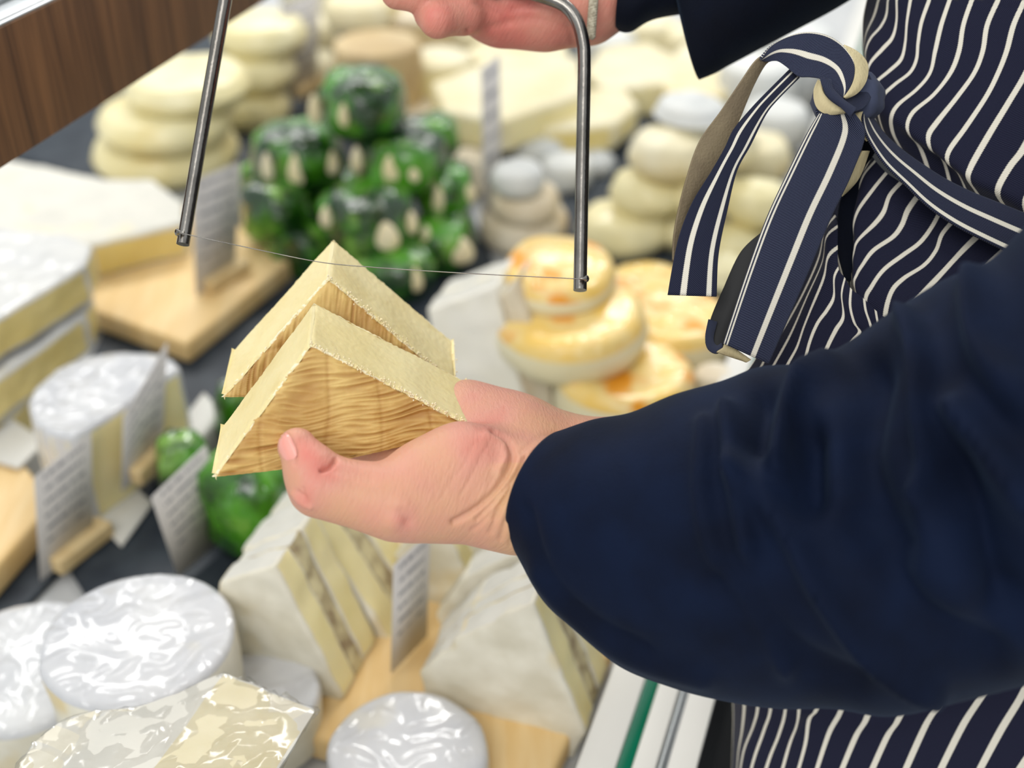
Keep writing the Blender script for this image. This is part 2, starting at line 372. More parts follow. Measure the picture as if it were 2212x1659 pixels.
def sheet(name, cols, sub, n, mats, parent=None, thick=.0009, dfun=None, uscale=1.0, u0=0, vlen=None, addto=None, midx=0):
    """cols: list of polylines of (px,py,depth); surface through them; u = column index*uscale+u0"""
    cols = [resample(c, n) for c in cols]; m = len(cols)
    bm = addto or bmesh.new(); uvl = bm.loops.layers.uv.get('UVMap') or bm.loops.layers.uv.new('UVMap')
    rows = []; us = []
    for i in range(m - 1):
        for s in range(sub + (1 if i == m - 2 else 0)):
            t = s / sub; us.append((i + t) * uscale + u0); col = []
            a, b, c, d = cols[max(i - 1, 0)], cols[i], cols[i + 1], cols[min(i + 2, m - 1)]
            for k in range(n):
                q = [cr1(a[k][j], b[k][j], c[k][j], d[k][j], t) for j in range(3)]
                if dfun: q[2] += dfun(q[0], q[1], i + t, k / (n - 1))
                col.append(bm.verts.new(P(*q)))
            rows.append(col)
    mid = rows[len(rows) // 2]; vv = [0]
    for k in range(1, n): vv.append(vv[-1] + (mid[k].co - mid[k - 1].co).length)
    sc = vlen or 1.0
    for i in range(len(rows) - 1):
        for k in range(n - 1):
            q = bm.faces.new((rows[i][k], rows[i][k + 1], rows[i + 1][k + 1], rows[i + 1][k])); q.material_index = midx
            for lp, (uu, v2) in zip(q.loops, ((us[i], vv[k]), (us[i], vv[k + 1]), (us[i + 1], vv[k + 1]), (us[i + 1], vv[k]))): lp[uvl].uv = (uu, v2 / sc)
    if addto: return None
    o = frombm(name, bm, mats, parent, None)
    if thick:
        md = o.modifiers.new('thickness', 'SOLIDIFY'); md.thickness = thick; md.offset = 0
    return o

# -------- implicit surfaces (surface nets)
def nets(fn, lo, hi, h):
    lo = np.array(lo); hi = np.array(hi)
    n = np.ceil((hi - lo) / h).astype(int) + 1
    xs = [lo[i] + h * np.arange(n[i]) for i in range(3)]
    X, Y, Z = np.meshgrid(*xs, indexing='ij')
    V = fn(X, Y, Z).astype(np.float32)
    s = V < 0
    c = np.zeros(tuple(n - 1), np.int8)
    for a in (0, 1):
        for b in (0, 1):
            for d in (0, 1):
                c += s[a:n[0] - 1 + a, b:n[1] - 1 + b, d:n[2] - 1 + d]
    act = (c > 0) & (c < 8); idx = -np.ones(act.shape, np.int64); I, J, K = np.nonzero(act); idx[I, J, K] = np.arange(len(I))
    acc = np.zeros((len(I), 3)); cnt = np.zeros(len(I))
    for ax in range(3):
        for a in (0, 1):
            for b in (0, 1):
                o = [0, 0, 0]; oo = [x for x in range(3) if x != ax]; o[oo[0]] = a; o[oo[1]] = b
                e = list(o); e[ax] = 1
                v0 = V[I + o[0], J + o[1], K + o[2]]; v1 = V[I + e[0], J + e[1], K + e[2]]
                mk = (v0 < 0) != (v1 < 0)
                t = np.where(mk, v0 / np.where(mk, v0 - v1, 1), 0)
                for q in range(3):
                    acc[:, q] += np.where(mk, (o[q] + (t if q == ax else 0)), 0)
                cnt += mk
    vs_ = np.stack([I, J, K], 1) + acc / cnt[:, None]
    verts = lo + vs_ * h
    faces = []
    for ax in range(3):
        oo = [(ax + 1) % 3, (ax + 2) % 3]
        sl0 = [slice(None)] * 3; sl1 = [slice(None)] * 3; sl0[ax] = slice(0, -1); sl1[ax] = slice(1, None)
        ch = s[tuple(sl0)] != s[tuple(sl1)]
        E = np.stack(np.nonzero(ch), 1)
        ok = np.ones(len(E), bool)
        for q in oo: ok &= (E[:, q] > 0) & (E[:, q] < n[q] - 1)
        E = E[ok]
        def cell(d0, d1):
            c_ = E.copy(); c_[:, oo[0]] += d0; c_[:, oo[1]] += d1; return idx[c_[:, 0], c_[:, 1], c_[:, 2]]
        q4 = np.stack([cell(-1, -1), cell(0, -1), cell(0, 0), cell(-1, 0)], 1)
        neg = s[E[:, 0], E[:, 1], E[:, 2]]
        q4[~neg] = q4[~neg][:, ::-1]
        faces.append(q4[(q4 >= 0).all(1)])
    return verts, np.concatenate(faces)
def cap(a, b, ra, rb):
    a = np.array(a); b = np.array(b); ab = b - a; L2 = ab @ ab + 1e-12
    def f(X, Y, Z):
        t = np.clip(((X - a[0]) * ab[0] + (Y - a[1]) * ab[1] + (Z - a[2]) * ab[2]) / L2, 0, 1)
        return np.sqrt((X - a[0] - t * ab[0]) ** 2 + (Y - a[1] - t * ab[1]) ** 2 + (Z - a[2] - t * ab[2]) ** 2) - (ra + (rb - ra) * t)
    f.bb = (np.minimum(a - ra, b - rb), np.maximum(a + ra, b + rb))
    return f
def bounds(prims, pad=.006): return np.min([f.bb[0] for f, k in prims], 0) - pad, np.max([f.bb[1] for f, k in prims], 0) + pad
def smin(d1, d2, k):
    h = np.clip(.5 + .5 * (d2 - d1) / k, 0, 1); return d2 * (1 - h) + d1 * h - k * h * (1 - h)
def chain(pts):
    return [cap(P(*p[:3]), P(*q[:3]), p[3], q[3]) for p, q in zip(pts, pts[1:])]
def gch(pts, z):
    out = []
    pp = [(G(x, y, zz), r) for x, y, zz, r in pts]
    return [cap(a[0], b[0], a[1], b[1]) for a, b in zip(pp, pp[1:])]
def seglist(poly): return [(np.array(a[:2], float), np.array(b[:2], float)) for a, b in zip(poly, poly[1:])]
def pxdist(PX, PY, poly):
    best = np.full(PX.shape, 1e9)
    for a, b in seglist(poly):
        ab = b - a; L2 = ab @ ab + 1e-9
        t = np.clip(((PX - a[0]) * ab[0] + (PY - a[1]) * ab[1]) / L2, 0, 1)
        best = np.minimum(best, np.hypot(PX - a[0] - t * ab[0], PY - a[1] - t * ab[1]))
    return best
def project_np(v):
    q = v - np.array(CAM); d = q @ np.array(FWD)
    return CX + F * (q @ np.array(RIGHT)) / d, CY - F * (q @ np.array(UP)) / d, d
def vnormals(v, f):
    n = np.zeros_like(v); a = np.cross(v[f[:, 2]] - v[f[:, 0]], v[f[:, 3]] - v[f[:, 1]])
    for k in range(4): np.add.at(n, f[:, k], a)
    return n / (np.linalg.norm(n, axis=1)[:, None] + 1e-12)
def sculpt(v, f, lines, it=1):
    """lines: (polyline px, half width px, depth m, + outward); acts on the side of the surface towards the lens side the polyline was read from"""
    nr = vnormals(v, f); PX, PY, D = project_np(v)
    face = np.clip(-((nr * ((v - np.array(CAM)) / np.linalg.norm(v - np.array(CAM), axis=1)[:, None])).sum(1)) * 2, 0, 1)
    disp = np.zeros(len(v))
    for poly, wd, dp in lines:
        disp += dp * np.exp(-(pxdist(PX, PY, resample(poly, 14)) / wd) ** 2) * face
    return v + nr * disp[:, None]
def npmesh(name, v, f, mats, parent=None):
    me = bpy.data.meshes.new(name); me.from_pydata(v.tolist(), [], f.tolist()); smooth(me)
    o = link(name, me, None, mats)
    if parent: child(o, parent)
    return o
#@@MARK
# ------------------------------------------------------------------ setting
def quad_slab(name, pts, z, th, mat, parent=None, bevel=.002, cuts=0):
    return prism(name, [G(x, y, z) for x, y in pts], Vector((0, 0, -th)), [mat], parent, bevel=bevel)
def strip(name, a, half_l, width, z, th, mat, parent, dirv, back=.6, side=1, bevel=.001):
    p = a - dirv * back; q = a + dirv * half_l; w = Vector((dirv.y, -dirv.x, 0)) * width * side
    return prism(name, [Vector((v.x, v.y, z)) for v in (p, q, q + w, p + w)], Vector((0, 0, -th)), [mat], parent, bevel=bevel)
DE = (G(1329, 1427, .05) - G(1243, 1659, .05)).normalized(); DE.z = 0; DE.normalize()
NE = Vector((DE.y, -DE.x, 0))
# floor far below, dark
fl = quad_slab('floor', [(-6000, 2400), (-6000, -500), (9000, -500), (9000, 2400)], -.9, .05, M['black'], bevel=0); tag(fl, kind='structure')
# counter bed: big light tray ending at the ledge
e0 = G(1243, 1659, .0)
bedp = [e0 - DE * .7, e0 + DE * 3.2, e0 + DE * 3.2 - NE * 3.2, e0 - DE * .7 - NE * 3.2]
bed = prism('display_counter', [Vector((p.x, p.y, 0)) for p in bedp], Vector((0, 0, -.12)), [M['bed']], bevel=0); tag(bed, kind='structure')
base = prism('counter_base', [Vector((p.x, p.y, -.12)) for p in bedp], Vector((0, 0, -.73)), [M['black']], bevel=0); tag(base, kind='structure')
zt = .05
ce = empty('counter_edge', G(1300, 1600, 0)); tag(ce, 'white counter edge with a green strip and a steel channel, under the navy sleeve', 'counter edge')
def edge_at(x): return G(x, 1659, zt)
bx = [1243, 1329, 1364, 1416, 1440, 1504]
def ww(i, j): return (edge_at(bx[j]) - edge_at(bx[i])).dot(NE)
strip('ledge', edge_at(bx[0]), 3.0, ww(0, 1) , zt, .17, M['ledge'], ce, DE)
strip('green_strip', edge_at(bx[1]), 3.0, ww(1, 2), zt - .001, .168, M['greenglass'], ce, DE)
strip('inner_ledge', edge_at(bx[2]), 3.0, ww(2, 3), zt, .17, M['ledge'], ce, DE)
ch = strip('steel_channel', edge_at(bx[3]), 3.0, ww(3, 4), zt - .004, .166, M['channel'], ce, DE)
g_ = strip('channel_lip', edge_at(bx[3] + 8), 3.0, ww(3, 4) * .28, zt + .002, .008, M['channel'], ce, DE)
strip('outer_ledge', edge_at(bx[4]), 3.0, ww(4, 5), zt, .0035, M['ledge'], ce, DE, bevel=.0006)
strip('black_panel', edge_at(bx[4]), 3.0, ww(4, 5) - .003, zt - .0036, .166, M['black'], ce, DE)
# end stop wall of the counter
bw = prism('wall_back', [G(-4000, -60, 0) + Vector((0, .9, 0)), G(6200, -60, 0) + Vector((0, .9, 0)), G(6200, -60, 0) + Vector((0, .9, 1.6)), G(-4000, -60, 0) + Vector((0, .9, 1.6))], Vector((0, .05, 0)), [M['bed']], bevel=0); tag(bw, kind='structure')

# fascia shelf
zb = .334
fa = G(0, 365, zb); fb = G(575, 0, zb); fd = (fb - fa); fd.z = 0; fd.normalize(); fn = Vector((-fd.y, fd.x, 0))
sh = empty('counter_shelf', fa); tag(sh, 'walnut-grained shelf front with steel rails on top, at the upper left', 'shelf')
p0 = fa - fd * .35; p1 = fa + fd * 1.3
prism('fascia_panel', [Vector((p0.x, p0.y, zb)), Vector((p1.x, p1.y, zb)), Vector((p1.x, p1.y, zb + .0635)), Vector((p0.x, p0.y, zb + .0635))], fn * .018, [M['walnut']], sh, bevel=.0006)
sh_top = prism('shelf_top', [Vector((p.x, p.y, zb + .0588)) for p in (p0 + fn * .018, p1 + fn * .018, p1 + fn * .075, p0 + fn * .075)], Vector((0, 0, -.018)), [M['ledge']], sh, bevel=.001)
def rail(nm, off, wd, z, h, mt):
    a, b = p0 + fn * off, p1 + fn * off
    return prism(nm, [Vector((q.x, q.y, z)) for q in (a, b, b + fn * wd, a + fn * wd)], Vector((0, 0, h)), [mt], sh, bevel=.0006)
rail('edge_trim', .0005, .0035, zb + .0635, .0015, M['channel'])
rail('steel_rail', .007, .014, zb + .0592, .005, M['channel'])
rail('steel_rail', .025, .010, zb + .0588, .009, M['channel'])
rail('steel_rail', .040, .018, zb + .0588, .006, M['channel'])
for t in (-.34, -.26):
    q = fa + fd * t + fn * .03
    prism('post', [Vector((q.x + a, q.y + b, 0)) for a, b in ((0, 0), (.03, 0), (.03, .03), (0, .03))], Vector((0, 0, zb + .05)), [M['channel']], sh, bevel=.001)

# ------------------------------------------------------------------ boards and slates
SN = [0]
def thing_slab(name, label, cat, pts, z, th, mat, group=None, bevel=.004):
    if name == 'slate_or_shade_sheet': SN[0] += 1; z = th = .004 + .0007 * SN[0]
    o = quad_slab(name, pts, z, th, mat, bevel=bevel); tag(o, label, cat, group); return o
thing_slab('slate_or_shade_sheet', 'dark slate sheet lying under the beech board at the left', 'slate', [(130, 905), (640, 905), (760, 560), (330, 480)], .006, .006, M['slate'])
thing_slab('cheese_board', 'beech board carrying the large white brie wedge, in front of the green pile', 'board', [(120, 640), (402, 742), (655, 538), (400, 440)], .028, .022, M['board'])
thing_slab('cheese_board', 'beech board cut off by the left edge of the photo', 'board', [(-260, 1010), (-40, 1260), (118, 1080), (20, 960)], .03, .024, M['board'])
thing_slab('slate_or_shade_sheet', 'dark sheet standing in for the shadow under the left-edge beech board', 'slate', [(-300, 1200), (-60, 1420), (150, 1215), (60, 1040)], .006, .006, M['slate'])  # dark sheet painting the side shadow of the left board
thing_slab('slate_or_shade_sheet', 'blue-grey slate sheet behind the wrapped camembert', 'slate', [(150, 1230), (260, 1400), (560, 1330), (760, 1000), (530, 900), (330, 1040)], .005, .005, M['slate'])
thing_slab('slate_or_shade_sheet', 'dark slate sheet under the pile of green parcels', 'slate', [(470, 560), (860, 830), (1090, 610), (900, 200), (600, 190)], .006, .006, M['slate'])
thing_slab('slate_or_shade_sheet', 'dark slate sheet under the pale rounds at the upper left', 'slate', [(0, 330), (330, 420), (780, 260), (800, 60), (300, 20)], .006, .006, M['slate'])
thing_slab('slate_or_shade_sheet', 'slate sheet under the orange-topped cheeses', 'slate', [(1090, 900), (1300, 1080), (1460, 1000), (1590, 680), (1180, 720)], .006, .006, M['slate'])
thing_slab('slate_or_shade_sheet', 'slate sheet under the heap of pale yellow rounds', 'slate', [(1180, 560), (1500, 650), (1640, 540), (1720, 300), (1220, 400)], .006, .006, M['slate'])
thing_slab('slate_or_shade_sheet', 'slate sheet at the back under the yellow slabs', 'slate', [(850, 320), (1350, 380), (1480, 240), (1400, 60), (900, 100)], .004, .004, M['slate'])
thing_slab('cheese_board', 'beech board under the standing truffle brie wedges', 'board', [(560, 1560), (1160, 1740), (1330, 1380), (860, 1150)], .022, .02, M['board'])
thing_slab('paper_sheet', 'white paper sheet beside the blue-grey slate', 'paper', [(205, 1120), (262, 1180), (330, 1085), (280, 1040)], .009, .002, M['ledge'])
thing_slab('serving_tray', 'white tray corner between the half camembert and the green parcel', 'tray', [(345, 960), (400, 985), (485, 890), (440, 840)], .03, .03, M['ledge'])
thing_slab('paper_sheet', 'white paper corner under the left-edge brie pieces', 'paper', [(-60, 980), (40, 1010), (100, 950), (20, 900)], .034, .003, M['ledge'])

# ------------------------------------------------------------------ price cards
def card(pts, label, z0, lean=0.0, block=True, blen=.03):
    """pts: bl, br, tr, tl pixels; the card plane stands on the points under bl and br"""
    bl, br, tr, tl = pts
    A = G(*bl, z0); 
    hd = G(*br, z0) - A; hd.z = 0
    n = Vector((hd.y, -hd.x, 0)).normalized()
    n = (n + Vector((0, 0, lean))).normalized()
    q = [A] + [onplane(*p, A, n) for p in (br, tr, tl)]
    root = empty('price_card', A); tag(root, label, 'price card', 'printed price cards in wooden blocks')
    bm = bmesh.new(); uvl = bm.loops.layers.uv.new('UVMap')
    vs_ = [bm.verts.new(p) for p in q]; f = bm.faces.new(vs_)
    for lp, u in zip(f.loops, ((0, 0), (1, 0), (1, 1), (0, 1))): lp[uvl].uv = u
    o = frombm('card', bm, [M['card']], root, None); md = o.modifiers.new('t', 'SOLIDIFY'); md.thickness = .0008
    if block:
        d = (q[1] - q[0]).normalized(); nn = Vector((d.y, -d.x, 0)).normalized(); W = (q[1] - q[0]).length
        if nn.dot(CAM - q[0]) < 0: nn = -nn
        s = q[0] + d * W * .22 - nn * .006; s.z = z0; L = W * 1.0
        prism('block', [s, s + d * L, s + d * L + nn * .016, s + nn * .016], Vector((0, 0, .012)), [M['block']], root, bevel=.001)
    return root
card(((88, 1255), (203, 1165), (197, 935), (75, 1032)), 'price card in a wooden block, left of the blue-grey slate', .008)
card(((385, 1245), (500, 1150), (445, 962), (328, 1075)), 'pale price card leaning in front of the lower green parcel', .012, block=False)
card(((264, 1062), (350, 980), (362, 740), (268, 900)), 'price card standing between the half camembert and the white tray', .034, blen=.02)
card(((424, 640), (508, 590), (520, 350), (414, 392)), 'price card in a wooden block on the beech board behind the cutter arm', .03)
card(((622, 222), (684, 185), (692, -22), (607, 15)), 'price card between the pale rounds at the upper left and the tan cheese', .02)
card(((1046, 500), (1083, 482), (1080, 118), (1040, 150)), 'narrow grey price card right of the green pile', .02, block=False)
card(((846, 1455), (922, 1375), (930, 1150), (852, 1222)), 'pale blank-looking card between the truffle brie wedges', .024, block=False)
card(((1140, 1395), (1196, 1340), (1190, 1225), (1135, 1290)), 'lavender-grey card half hidden by the sleeve cuff', .03, block=False)

# ------------------------------------------------------------------ brie wedges at the left
def slab_cheese(name, label, cat, top, z, h, mats, sides, group=None, amp=.0022, bevel=.004, seed=0, ns=36):
    o = prism(name, [G(x, y, z) for x, y in top], Vector((0, 0, -h)), mats, sides=sides, bevel=bevel, noise_amp=amp, nscale=ns, cuts=5, seed=seed)
    tag(o, label, cat, group); return o
RW = [M['rind_film'], M['paste_yellow'], M['rind_side']]
RP = [M['rind_white'], M['paste'], M['rind_side']]
slab_cheese('brie_wedge', 'large white brie wedge with yellow cut side on the beech board', 'cheese', [(-80, 330), (60, 350), (240, 385), (330, 385), (395, 432), (400, 480), (190, 530), (-60, 520)], .064, .036, [M['rind_white'], M['paste_yellow']], [1] * 8, seed=1)
slab_cheese('brie_wedge', 'film-wrapped brie slice, topmost of the left stack', 'cheese', [(-120, 470), (150, 505), (200, 530), (185, 570), (-100, 745), (-200, 620)], .115, .035, RW, [1] * 6, seed=2)
slab_cheese('brie_wedge', 'brie slice with white rind, second of the left stack', 'cheese', [(-120, 560), (150, 600), (200, 640), (180, 680), (-90, 880), (-200, 750)], .075, .035, RW, [1] * 6, seed=3)
slab_cheese('brie_wedge', 'yellow brie piece at the bottom of the left stack', 'cheese', [(-160, 760), (40, 760), (85, 830), (20, 900), (-100, 930)], .038, .034, [M['rind_side'], M['paste_yellow']], [1] * 5, seed=4)

# half round standing at left
def half_round(label, c, R, z, h, a0, a1, mats, seed=0, cat='cheese', name='half_camembert', ry=None):
    pts = []; cw = G(*c, z)
    for k in range(17):
        a = math.radians(a0 + (a1 - a0) * k / 16); pts.append(cw + Vector((math.cos(a) * R, math.sin(a) * R, 0)))
    o = prism(name, pts, Vector((0, 0, -h)), mats, sides=[2] * 16 + [1], bevel=.005, noise_amp=.0012, nscale=40, cuts=3, seed=seed)
    tag(o, label, cat); return o
half_round('half camembert with glossy white top and cream cut side, left', (234, 845), .057, .085, .08, 35, 262, [M['rind_wrapped'], M['paste'], M['rind_side']], seed=5)

# ------------------------------------------------------------------ whole round cheeses
RN = [0]
def round_cheese(label, px, py, zt_, w, h, mat, side=None, name='round_cheese', dome=.0, rb=.006, bulge=0, tilt=(0, 0), amp=.0016, squash=1, group=None, cat='cheese', top=None):
    """px,py: centre of the top face; w: pixel width; zt_: height of the top"""
    RN[0] += 1
    c = G(px, py, zt_); d = proj(c)[2]; R = w / 2 / F * d
    pr = puck(R, h, rb, 5, bulge, dome); nside = 6
    mats = [mat] if not side else [mat, side]
    mid = None if not side else [1] * 5 + [0] * (len(pr) - 5)
    o = lathe(name, c - Vector((0, 0, h)), pr, mats, amp=amp, nscale=26, tilt=tilt, midx=mid, squash=squash, seed=RN[0], seg=44)
    tag(o, label, cat, group); return o
def film_round(label, px, py, zt_, w, h, **k):
    root = round_cheese(label, px, py, zt_, w, h, M['rind_wrapped'], M['rind_side'], name='camembert', **k)
    return root
film_round('whole film-wrapped camembert lying on top in front of the slate', 297, 1372, .098, 405, .05, rb=.004, bulge=.001)
film_round('white camembert cut off by the left edge, under the wrapped one', 50, 1430, .05, 390, .046)
film_round('film-wrapped camembert at the bottom centre', 880, 1620, .045, 350, .04)
film_round('small white camembert half hidden behind the cut wrapped cheese', 560, 1490, .045, 260, .04)

# orange topped
OS = [M['orange'], M['cream']]
round_cheese('cream cheese round with sunken orange top, front of its stack', 1352, 790, .062, 292, .058, OS[0], OS[1], dome=-.004, rb=.010, bulge=.004)
round_cheese('large orange-topped round resting on the front one', 1236, 655, .098, 322, .042, OS[0], OS[1], dome=.002, rb=.012, bulge=.003, tilt=(.08, -.05))
round_cheese('orange-topped round, topmost of its stack, behind the cutter arm', 1208, 560, .125, 240, .03, OS[0], OS[1], dome=.006, rb=.010, bulge=.002, tilt=(.1, 0))
round_cheese('orange-topped round partly behind the hanging apron tie', 1455, 672, .06, 250, .054, OS[0], OS[1], dome=-.002, rb=.010, bulge=.003)
round_cheese('orange-topped round behind the other orange ones', 1400, 600, .05, 180, .045, OS[0], OS[1], rb=.01)
round_cheese('brown speckled small cheese above the sleeve', 1545, 800, .05, 90, .045, M['beige'], M['beige'])

# pale rounds upper left
pl = 'stacked pale rounds at the upper left'
round_cheese('pale yellow round at the bottom of the upper-left stack', 352, 290, .045, 296, .04, M['butter'], dome=.004, rb=.014, bulge=.004, group=pl, amp=.003)
round_cheese('pale yellow round in the middle of the upper-left stack', 355, 225, .085, 282, .038, M['butter'], dome=.004, rb=.014, bulge=.004, group=pl, amp=.003)
round_cheese('pale yellow round on top of the upper-left stack', 400, 150, .122, 260, .036, M['butter'], dome=.005, rb=.014, bulge=.004, group=pl, amp=.003)
round_cheese('pale round behind the upper-left stack, lowest of the second stack', 530, 195, .045, 180, .042, M['butter'], dome=.004, rb=.014, bulge=.004, group=pl, amp=.003)
round_cheese('pale round behind the upper-left stack, middle of the second stack', 545, 120, .085, 170, .04, M['butter'], dome=.006, rb=.014, bulge=.004, group=pl, amp=.003)
round_cheese('pale round behind the upper-left stack, top of the second stack', 560, 40, .125, 190, .04, M['butter'], dome=.006, rb=.014, bulge=.004, group=pl, amp=.003)
round_cheese('small cream round right of the upper-left price card', 690, 118, .05, 100, .046, M['cream'], dome=.004, rb=.014, group=pl)
round_cheese('small cream round behind the one right of the upper-left card', 672, 40, .06, 110, .05, M['cream'], dome=.004, rb=.014, group=pl)
round_cheese('cream round leaning on the tall tan cheese at the top edge', 780, -10, .12, 170, .045, M['cream'], dome=.01, rb=.02)
round_cheese('tall tan drum cheese behind the green pile', 815, 90, .115, 190, .11, M['tan'], M['tan'], rb=.006)
round_cheese('yellowish drum cheese right of the tall tan one', 945, 120, .085, 150, .08, M['cream'], M['butter'], rb=.008)
round_cheese('tan drum cheese hidden behind the upper hand', 900, 20, .10, 150, .09, M['beige'], M['tan'], rb=.008)

# flat slabs and piles in the middle distance
def mid_slab(label, pts, z, h, m1, m2, seed=0):
    return slab_cheese('cheese_slab', label, 'cheese', pts, z, h, [m1, m2], [1] * len(pts), amp=.002, bevel=.006, seed=seed, ns=30)
mid_slab('thick cream slab behind the narrow grey card', [(930, 175), (1100, 110), (1250, 120), (1260, 200), (1090, 260), (960, 240)], .085, .04, M['cream'], M['paste'], 11)
mid_slab('cream slab lying on the back pile right of the cutter arm', [(1120, 245), (1180, 195), (1350, 185), (1380, 225), (1330, 265), (1180, 280)], .06, .035, M['cream'], M['paste_yellow'], 12)
mid_slab('pinkish beige slab behind the green pile', [(865, 240), (900, 210), (1040, 200), (1050, 250), (980, 290), (880, 285)], .045, .04, M['beige'], M['beige'], 13)
mid_slab('pale slab further back under the upper hand', [(1000, 110), (1060, 70), (1220, 80), (1230, 120), (1060, 150)], .06, .05, M['cream'], M['paste'], 14)
mid_slab('cream slab at the back left of the dark sleeve', [(1260, 150), (1300, 100), (1400, 90), (1480, 130), (1430, 180), (1300, 190)], .05, .045, M['cream'], M['butter'], 15)
mid_slab('cream wedge below the hanging sleeve tip', [(1420, 150), (1480, 90), (1560, 110), (1640, 160), (1560, 205), (1440, 200)], .05, .05, M['cream'], M['butter'], 16)
bg_ = 'small beige rounds behind the orange-topped cheeses'
for i, (x, y, z, w_, h, mt, lb) in enumerate([
    (1130, 450, .04, 185, .036, 'beige', 'wide beige round at the bottom of the beige pile'),
    (1135, 405, .07, 150, .03, 'beige', 'beige round in the middle of the beige pile'),
    (1120, 358, .098, 115, .028, 'grey_white', 'whitish round on top of the beige pile'),
    (1225, 340, .04, 110, .036, 'grey_white', 'grey-white small round left of the cutter arm, near its middle'),
    (1160, 300, .045, 110, .04, 'grey_white', 'grey-white small round behind the beige pile'),
    (1015, 330, .05, 90, .045, 'beige', 'small beige round between green pile and narrow card'),
    (1000, 265, .05, 90, .045, 'beige', 'small beige round behind the narrow card foot'),
    (1150, 500, .014, 150, .012, 'tan', 'thin tan disc under the beige pile'),
    (1290, 330, .03, 80, .026, 'grey_white', 'grey-white small round right behind the cutter arm')]):
    round_cheese(lb, x, y, z, w_, h, M[mt], dome=.004, rb=min(.01, h * .4), bulge=.001, group=bg_, amp=.003)
yg = 'heap of pale yellow rounds left of the apron tie'
for i, (x, y, z, w_, h, mt, lb) in enumerate([
    (1350, 455, .045, 180, .042, 'butter', 'pale yellow round at the front left of the heap'),
    (1480, 450, .04, 170, .036, 'butter', 'pale yellow round at the front middle of the heap'),
    (1588, 500, .04, 150, .036, 'butter', 'pale yellow round behind the broad apron tie'),
    (1400, 375, .085, 150, .04, 'butter', 'pale yellow round second level left in the heap'),
    (1510, 370, .085, 160, .04, 'butter', 'pale yellow round second level middle in the heap'),
    (1640, 400, .08, 140, .04, 'butter', 'pale yellow round second level right in the heap'),
    (1450, 290, .125, 170, .04, 'cream', 'whitish round near the top of the heap'),
    (1560, 270, .12, 150, .04, 'cream', 'whitish round near the top right of the heap'),
    (1500, 215, .15, 150, .03, 'grey_white', 'film-wrapped whitish round topmost in the heap'),
    (1640, 300, .06, 130, .05, 'cream', 'cream round between the two apron ties'),
    (1570, 560, .035, 130, .03, 'butter', 'pale yellow round low between the apron ties'),
    (1675, 225, .06, 140, .055, 'grey_white', 'grey-white round behind the knot of the apron tie')]):
    round_cheese(lb, x, y, z, w_, h, M[mt], dome=.006, rb=.014, bulge=.004, group=yg, amp=.004)
fg = 'grey-white rounds at the far back'
for i, (x, y, z, w_, h, mt, lb) in enumerate([
    (1310, 70, .05, 130, .045, 'grey_white', 'far grey-white round just right of the upper hand'),
    (1400, 40, .06, 120, .055, 'cream', 'far cream round by the dark sleeve cuff'),
    (1470, 60, .05, 110, .045, 'cream', 'far cream round beside the hanging sleeve tip'),
    (1640, 130, .08, 170, .07, 'grey_white', 'far grey-white round left of the bow arch'),
    (1712, 60, .10, 180, .09, 'grey_white', 'large far grey-white round above the bow arch'),
    (1100, 20, .06, 150, .05, 'cream', 'far cream round hidden by the upper hand'),
    (1000, 60, .05, 130, .045, 'cream', 'far cream round below the knuckles of the upper hand'),
    (960, -30, .1, 160, .09, 'beige', 'far beige round behind the fingers of the upper hand'),
    (680, -60, .08, 160, .07, 'cream', 'far cream round at the top edge beside the card'),
    (1560, 10, .08, 160, .07, 'grey_white', 'far grey-white round behind the dark sleeve')]):
    round_cheese(lb, x, y, z, w_, h, M[mt], dome=.004, rb=.012, group=fg, amp=.003)

# ------------------------------------------------------------------ green wrapped parcels
gg = 'green leaf-wrapped little cheeses in a pile'
def green(label, px, py, z, w_, hh, spots, seed):
    c = G(px, py, z); d = proj(c)[2]; R = w_ / 2 / F * d; H = hh
    root = empty('wrapped_cheese', c - Vector((0, 0, H / 2))); tag(root, label, 'wrapped cheese', gg)
    pr = [(R * .45, -H / 2), (R * .8, -H * .46), (R * .97, -H * .25), (R, 0), (R * .98, H * .22), (R * .86, H * .4), (R * .6, H * .49), (R * .3, H * .5), (.0005, H * .46)]
    lathe('leaf_wrap', c, pr, [M['green']], root, seg=36, amp=.007, nscale=34, seed=seed)
    for (sx, sy, sw, sh_) in spots:
        r = ray(sx, sy); ctr = c; 
        # spot on the front side of the parcel
        a = math.atan2((P(sx, sy, d) - c).dot(RIGHT), R); p = c + Vector((math.sin(a) * R * .93, -math.cos(a) * R * .93, 0))
        q = onplane(sx, sy, p, Vector((math.sin(a) * .8, -math.cos(a), .3)).normalized())
        bm = bmesh.new(); bmesh.ops.create_uvsphere(bm, u_segments=20, v_segments=12, radius=1)
        k = d / F
        for v in bm.verts:
            t = (v.co.z + 1) / 2
            s = 1.15 - .55 * t
            v.co = q + Vector((v.co.x * sw * k * .5 * s, v.co.y * .006, v.co.z * sh_ * k * .55))
        frombm('cheese_end', bm, [M['end']], root)
def gp(x, y): return 500 + x * .3315, 100 + y * .3315
def sps(l): return [(*gp(x, y), w_, h) for x, y, w_, h in l]
green('green parcel on the very top of the pile', 785, 222, .155, 184, .058, sps([(735, 450, 28, 48), (545, 410, 34, 62)]), 1)
green('bright green parcel at the upper left of the pile', 642, 335, .10, 200, .062, sps([(240, 790, 32, 62), (420, 810, 40, 66), (655, 760, 34, 50)]), 2)
green('green parcel at the upper right of the pile, glossy top', 868, 345, .105, 195, .056, sps([(1040, 800, 42, 60), (820, 740, 32, 56), (1190, 820, 32, 42)]), 3)
green('light green parcel at the back right of the pile', 928, 300, .10, 120, .05, [], 12)
